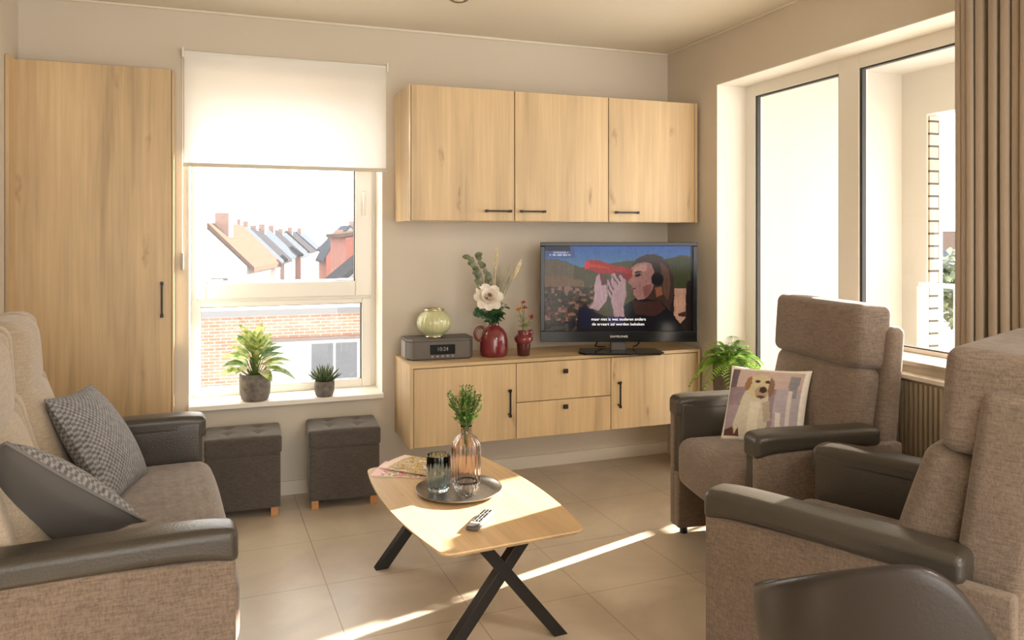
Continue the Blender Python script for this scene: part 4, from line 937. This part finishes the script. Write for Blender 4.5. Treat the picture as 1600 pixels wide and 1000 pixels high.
# ================================================================== RADIO, VASES ON THE SIDEBOARD
ra = thing('table_radio', 'dark grey table radio with a display at the left end of the sideboard', 'radio', (1.064, 4.125, LZ1), R(-2.5))
b = BM(); pr_ = [(-.185, .10), (-.185, -.055), (-.155, -.10), (.155, -.10), (.185, -.055), (.185, .10)]; prism(b, pr_, .006, .100); link('body', b, pmat('radio_grille_cloth', (.115, .10, .085), .6, bump=.3, bscale=300), ra, bevel=.003)
b = BM(); prism(b, [(x * 1.015, y * 1.015) for x, y in pr_], .100, .112); link('top_cover', b, DGREY, ra, bevel=.003)
b = BM(); prism(b, [(x * .97, y * .97) for x, y in pr_], 0, .006); link('base', b, BLACK, ra)
link('side_cheek', bx((-.190, -.05, .008), (-.1845, .09, .099)), SILVER, ra, bevel=.002)
b = BM(); box(b, (-.062, -.104, .030), (.075, -.099, .082)); dsp = link('display', b, GLOSSB, ra, bevel=.001)
text_obj('digits', '10:24', .03, pmat('display_digits', (.2, .22, .2), .4, emit=(.30, .30, .24), es=.12), dsp, T(.006, -.1043, .058, rx=R(90)), .0002, sx=.95)
for i in range(5):
    b = BM(); lathe(b, [(.0055, 0), (.0055, .004)], 12, M=T(-.05 + i * .028, -.100, .020, rx=R(90))); link('button', b, SILVER, ra)
gv = thing('round_green_vase', 'round yellow-green ribbed glass vase on top of the radio', 'vase', (1.045, 4.13, LZ1 + .112))
GRN = pmat('yellow_green_glass', (.74, .75, .44), .12, coat=.5, trans=.35, ior=1.45)
b = BM(); lathe(b, [(.045, 0), (.047, .006), (.040, .012), (.062, .022), (.088, .048), (.096, .078), (.090, .108), (.070, .132), (.054, .141), (.050, .150), (.046, .150), (.049, .140), (.064, .130), (.084, .106), (.089, .078), (.082, .05), (.058, .028), (.001, .02)], 96, rib=24, amp=.018, ribz=(.02, .135), cap=False); link('glass_body', b, GRN, gv, smooth=True)
b = BM(); lathe(b, [(.052, .146), (.058, .148), (.060, .153), (.056, .157), (.050, .154), (.048, .148)], 64, cap=False); lathe(b, [(.042, .0), (.050, .001), (.050, .008), (.043, .011)], 64, cap=False); link('metal_rim', b, pmat('pale_gold_rim', (.75, .66, .48), .25, metal=1), gv, smooth=True)
RED = pmat('oxblood_glaze', (.165, .022, .026), .14, coat=.5, var=.2, vscale=25)
jg = thing('red_jug', 'glossy dark red ceramic jug with a ring handle, holding the white rose', 'jug', (1.370, 4.06, LZ1))
b = BM(); lathe(b, [(.001, 0), (.068, 0), (.076, .006), (.079, .03), (.078, .09), (.070, .125), (.052, .152), (.032, .166), (.027, .176), (.031, .186), (.027, .187), (.022, .176), (.024, .165), (.04, .15)], 56, cap=False); link('jug_body', b, RED, jg, smooth=True)
b = BM(); tube(b, [(-.070 + .032 * math.cos(a) - .012, -.01, .128 + .038 * math.sin(a)) for a in [2 * PI * i / 20 for i in range(21)]], .008, 10, cap=False); link('handle', b, RED, jg, smooth=True)
sv = thing('small_red_vase', 'small dark red shouldered vase beside the television', 'vase', (1.532, 4.02, LZ1))
RED2 = pmat('deep_oxblood_glaze', (.075, .014, .018), .2, coat=.3)
b = BM(); lathe(b, [(.001, 0), (.032, 0), (.035, .004), (.039, .062), (.039, .068)], 48, cap=False); link('lower_band', b, RED2, sv, smooth=True)
b = BM(); lathe(b, [(.039, .068), (.046, .075), (.053, .088), (.052, .102), (.042, .113), (.032, .119), (.031, .130), (.035, .138), (.030, .138), (.025, .128), (.026, .118), (.036, .108)], 48, cap=False); link('vase_body', b, RED, sv, smooth=True)
b = BM(); soft(b, (.017, .017, .017), .0165, T(.036, -.01, .128)); link('side_knob', b, RED, sv, smooth=True)

# ---- bouquet in the jug
EUC = leafmat('eucalyptus_leaf', (.09, .11, .055), (.17, .19, .10), 30, .2); DKG = leafmat('rose_leaf', (.015, .055, .018), (.05, .13, .04), 30, .15)
CREAM = leafmat('cream_petal', (.80, .72, .62), (.90, .85, .76), 20, .25); CENT = pmat('rose_centre', (.30, .16, .09), .7); STRAW = leafmat('straw_spike', (.62, .52, .30), (.80, .72, .46), 40, .3)
base = V((1.370, 4.06, LZ1 + .18))
def rel(u, v, dy=0):        # place inside the bouquet: metres right of the jug, metres above the jug mouth
    return V((u, dy, v))
def stalk(bm, pts, r): tube(bm, pts, r, 6)
eu = thing('eucalyptus_branch', 'tall eucalyptus branch rising from the red jug towards the upper left', 'branch', base); rnd = random.Random(9)
b = BM(); P3 = [rel(0, -.05), rel(-.03, .08), rel(-.065, .18, -.01), rel(-.075, .28, -.01), rel(-.125, .375, 0)]; stalk(b, P3, [.003, .0028, .0025, .002, .0012]); link('stem', b, pmat('brown_stem', (.16, .13, .08), .7), eu)
b = BM()
for i in range(30):
    t = .38 + .62 * i / 29; k = t * 4; j = min(3, int(k)); p = P3[j].lerp(P3[j + 1], k - j); s = 1 if i % 2 else -1
    leaf(b, p + V((s * rnd.uniform(.004, .018), -.004, .003)), (s * rnd.uniform(.5, 1), rnd.uniform(-.5, .2), rnd.uniform(-.4, .6)), (0, -1, .35), rnd.uniform(.034, .046), rnd.uniform(.030, .040), .25, 5, tip=.5)
link('leaves', b, EUC, eu)
ro = thing('white_rose', 'large open cream-white rose in the red jug', 'flower', base)
b = BM(); stalk(b, [rel(0, -.06), rel(-.015, .03, -.01), rel(-.045, .115, -.02)], .003); link('stem', b, STG, ro)
b = BM(); cen = rel(-.050, .145, -.045); axis = V((-.05, -.85, .45)).normalized(); e1 = axis.cross(V((0, 0, 1))).normalized(); e2 = e1.cross(axis)
for ring, (cnt, ln, wd, op, bd) in enumerate(((8, .082, .066, .95, -.05), (7, .064, .056, .62, -.22), (6, .046, .044, .34, -.3), (5, .032, .032, .14, -.3))):
    for i in range(cnt):
        a = 2 * PI * (i + ring * .5) / cnt + rnd.uniform(-.15, .15); rad = e1 * math.cos(a) + e2 * math.sin(a)
        leaf(b, cen + rad * .004, rad * op + axis * (1.05 - op), axis, ln * rnd.uniform(.9, 1.05), wd, bd, 6, .25, tip=.42)
link('petals', b, CREAM, ro, smooth=True)
b = BM()
for i in range(26):
    a = rnd.uniform(0, 2 * PI); rr = rnd.uniform(0, .016); p = cen + (e1 * math.cos(a) + e2 * math.sin(a)) * rr; tube(b, [p, p + axis * .042], [.0012, .0022], 5)
link('stamens', b, CENT, ro)
fo = thing('rose_foliage', 'dense dark green leaves filling the mouth of the red jug', 'foliage', base)
b = BM(); bs = BM()
for i in range(16):
    a = 2 * PI * i / 16 + rnd.uniform(-.2, .2); sp_ = rnd.uniform(.02, .075); tip_ = V((math.cos(a) * sp_, math.sin(a) * sp_ * .7 - .01, rnd.uniform(.035, .125)))
    tube(bs, [V((0, 0, -.03)), V((tip_.x * .3, tip_.y * .3, tip_.z * .4)), tip_], .0015, 5)
    for k in range(9):
        p = V((0, 0, .0)).lerp(tip_, .2 + .1 * k); leaf(b, p, (rnd.uniform(-1, 1), rnd.uniform(-1, .5), rnd.uniform(-.3, .8)), (0, -.4, .8), rnd.uniform(.03, .045), .022, .3, 5)
link('leaves', b, DKG, fo); link('stem', bs, STG, fo)
eb = thing('eucalyptus_branch', 'short eucalyptus sprig drooping to the left of the red jug', 'branch', base)
b = BM(); P4 = [rel(0, -.03), rel(-.03, .045, -.02), rel(-.07, .06, -.03), rel(-.125, .075, -.03)]; stalk(b, P4, [.002, .002, .0016, .001]); link('stem', b, STG, eb)
b = BM()
for i in range(11):
    t = .35 + .65 * i / 10; k = t * 3; j = min(2, int(k)); p = P4[j].lerp(P4[j + 1], k - j); leaf(b, p, (rnd.uniform(-.8, .3), rnd.uniform(-.6, 0), (1 if i % 2 else -1) * rnd.uniform(.4, 1)), (0, -1, .3), .03, .026, .2, 5, tip=.5)
link('leaves', b, DKG, eb)
for lab, tipv, ln, wd in (('upright cream feathery spike rising straight from the red jug', rel(.012, .415), .115, .034), ('cream feathery spike leaning right from the red jug', rel(.165, .345, .0), .125, .040)):
    t = thing('dried_spike', lab, 'dried flower', base, group='dried cream spikes in the red jug'); b = BM(); bot = rel(0, -.05); mid = rel(tipv.x * .35, tipv.z * .45)
    stalk(b, [bot, mid, tipv.lerp(mid, .35)], [.002, .0016, .001]); link('stem', b, STRAW, t)
    d = (tipv - mid).normalized(); b = BM(); st_ = tipv - d * ln
    for i in range(190):
        k = rnd.random(); p = st_ + d * ln * k; sd_ = V((rnd.uniform(-1, 1), rnd.uniform(-1, 1), 0)) * .35; leaf(b, p, d * 1.0 + sd_, (0, -1, 0), .034 * (1.1 - k), .0035, 0, 2)
    for i in range(9): leaf(b, st_ + d * ln * .05 * i, d + V((rnd.uniform(-.12, .12), -.02, 0)), (0, -1, 0), ln * .7, wd * .45, 0, 5)
    link('spike_head', b, STRAW, t)
gr = thing('grass_stalks', 'thin dried grass stalks fanning up behind the rose', 'grass', base, kind='stuff'); b = BM()
for i in range(26):
    x = rnd.uniform(-.01, .13); z = rnd.uniform(.25, .38) - x * .3; p0 = rel(0, -.04); p1 = rel(x * .4, z * .45, rnd.uniform(-.01, .02)); p2 = rel(x, z, rnd.uniform(-.02, .03))
    leaf(b, p0.lerp(p1, .5), p1 - p0, (0, -1, 0), (p1 - p0).length * .6, .004, 0, 2); leaf(b, p1, p2 - p1, (0, -1, 0), (p2 - p1).length, .0055, .04, 5)
link('blades', b, leafmat('grey_green_grass', (.22, .20, .12), (.40, .36, .24), 20, .2), gr)
# flowers in the small vase
b2 = V((1.532, 4.02, LZ1 + .13))
PINKF = leafmat('coral_petal', (.48, .07, .055), (.72, .26, .17), 40, .2); YG = leafmat('pale_green_leaf', (.26, .28, .10), (.45, .42, .2), 40, .2)
for j, (lab, tipv, m_) in enumerate((('coral flower at the top of the small red vase', V((-.01, -.01, .165)), PINKF), ('red flower leaning right in the small red vase', V((.045, -.01, .085)), PINKF), ('small orange flower on the left of the small red vase', V((-.032, -.01, .13)), OR_), ('red bud highest above the small red vase', V((.005, .0, .135)), PINKF))):
    t = thing('flower', lab, 'flower', b2, group='flowers in the small red vase'); b = BM(); stalk(b, [V((0, 0, -.03)), tipv * .5 + V((0, 0, .01)), tipv], .0015); link('stem', b, STG, t)
    b = BM()
    for i in range(16):
        d = V((rnd.uniform(-1, 1), rnd.uniform(-1, .4), rnd.uniform(-.4, 1))); leaf(b, tipv, d, (0, -.4, 1), rnd.uniform(.014, .022), .014, -.2, 4, .3, tip=.5)
    link('petals', b, m_, t)
    b = BM()
    for i in range(9): leaf(b, tipv * rnd.uniform(.2, .85), (rnd.uniform(-1, 1), rnd.uniform(-1, .2), rnd.uniform(-.2, 1)), (0, -.4, 1), .028, .013, .3, 4)
    link('leaves', b, YG, t)

# ================================================================== PLANTS
# variegated plant on the sill
SZ = .516
vp = thing('variegated_pot_plant', 'yellow-green broad-leaved plant in a rough grey pot on the windowsill', 'potted plant', (.112, 4.325, SZ)); rnd = random.Random(21)
b = BM(); lathe(b, [(.001, 0), (.062, 0), (.070, .008), (.078, .035), (.080, .075), (.080, .125), (.078, .142), (.074, .143), (.071, .135), (.071, .12), (.001, .12)], 48, cap=False); pot = link('pot', b, STONEPOT, vp, smooth=True)
b = BM(); lathe(b, [(.0, .121), (.0715, .123)], 32, cap=False); link('soil', b, SOIL, vp)
VAR = leafmat('variegated_leaf', (.20, .32, .05), (.72, .76, .34), 38, .35); VARD = leafmat('green_leaf', (.06, .15, .03), (.22, .33, .08), 45, .3)
b, bd, bs = BM(), BM(), BM()
for i in range(40):
    a = 2 * PI * i * .382 + rnd.uniform(-.3, .3); lvl = i / 39; el = .05 + 1.15 * lvl; rr = .015 + .05 * (1 - lvl) ; hgt = .15 + .13 * lvl
    p = V((math.cos(a) * rr * (1.4 - lvl), math.sin(a) * rr * .8, hgt)); d = V((math.cos(a) * math.cos(el), math.sin(a) * math.cos(el) * .55 - .05, math.sin(el)))
    tube(bs, [V((0, 0, .12)), p * .6 + V((0, 0, .04)), p], .0025, 5)
    leaf(b if i % 3 or lvl > .7 else bd, p, d, (0, -.25, 1), rnd.uniform(.095, .125) * (1 + .22 * lvl), rnd.uniform(.052, .066), .55 - .4 * lvl, 7, .35, tip=.85)
link('leaves', b, VAR, vp, smooth=True); link('dark_leaves', bd, VARD, vp, smooth=True); link('stem', bs, STG, vp)
b = BM()
for i in range(7): leaf(b, V((.0, -.02, .20)), (rnd.uniform(-.35, .35), -.2, 1), (0, -1, .2), rnd.uniform(.05, .075), .018, -.1, 5, .3)
link('orange_centre', b, leafmat('orange_bract', (.55, .30, .06), (.75, .50, .12), 30, .3), vp)
al = thing('aloe', 'small spiky aloe in a rough grey pot at the right of the windowsill', 'potted plant', (.472, 4.30, SZ))
b = BM(); lathe(b, [(.001, 0), (.038, 0), (.046, .006), (.053, .03), (.054, .060), (.053, .082), (.050, .084), (.047, .078), (.001, .07)], 44, cap=False); link('pot', b, STONEPOT, al, smooth=True)
b = BM()
for i in range(34):
    a = 2 * PI * i * .382; l = i / 33; el = .35 + 1.0 * l; d = V((math.cos(a) * math.cos(el), math.sin(a) * math.cos(el), math.sin(el))); p = V((math.cos(a) * .02 * (1 - l), math.sin(a) * .02 * (1 - l), .075))
    c2 = p + d * .04 + V((0, 0, .006)); c3 = p + d * (.078 + .016 * rnd.random()) + V((0, 0, .016)); tube(b, [p, c2, p + d * .065 + V((0, 0, .012)), c3], [.0065, .0055, .0035, .0006], 6)
link('leaves', b, leafmat('aloe_leaf', (.06, .10, .04), (.16, .22, .09), 60, .1), al, smooth=True)
# fern by the big window
fn = thing('potted_fern', 'bright green fern in a tall dark planter in the corner by the big window', 'potted plant', (2.505, 3.47, 0)); rnd = random.Random(4)
PLN = pmat('dark_woven_planter', (.085, .07, .05), .7, bump=.8, bscale=55, var=.2, vscale=30)
b = BM(); lathe(b, [(.001, 0), (.065, 0), (.07, .01), (.088, .70), (.090, .725), (.084, .725), (.080, .70), (.001, .69)], 40, cap=False); link('planter', b, PLN, fn, smooth=True)
b = BM(); bs = BM()
for i in range(38):
    a = 2 * PI * i * .382 + rnd.uniform(-.2, .2); l = i / 37; el = .35 + .95 * l; L0 = rnd.uniform(.24, .33) - .05 * l; d = V((math.cos(a) * math.cos(el), math.sin(a) * math.cos(el), math.sin(el)))
    drop = .55 * (1 - l) + .32; prev = None; pts = []
    for k in range(17):
        t = k / 16; pts.append(V((0, 0, .705)) + d * L0 * t * (1 - .1 * t) - V((0, 0, drop * L0 * t * t)))
    tube(bs, pts[::4], [.0016, .0014, .0011, .0008, .0005], 4)
    for k in range(3, 17):
        t = k / 16; tang = (pts[k] - pts[k - 1]).normalized(); sd_ = tang.cross(V((0, 0, 1))).normalized(); wl = .050 * math.sin(PI * (t * .82 + .1)) + .006
        for s in (1, -1): leaf(b, pts[k], sd_ * s + tang * .45 + V((0, 0, .1)), V((0, 0, 1)), wl, .0125, .25, 3, .2)
FERN = leafmat('fern_leaf', (.16, .34, .03), (.34, .55, .08), 14, .45); link('fronds', b, FERN, fn); link('frond_stems', bs, STG, fn)
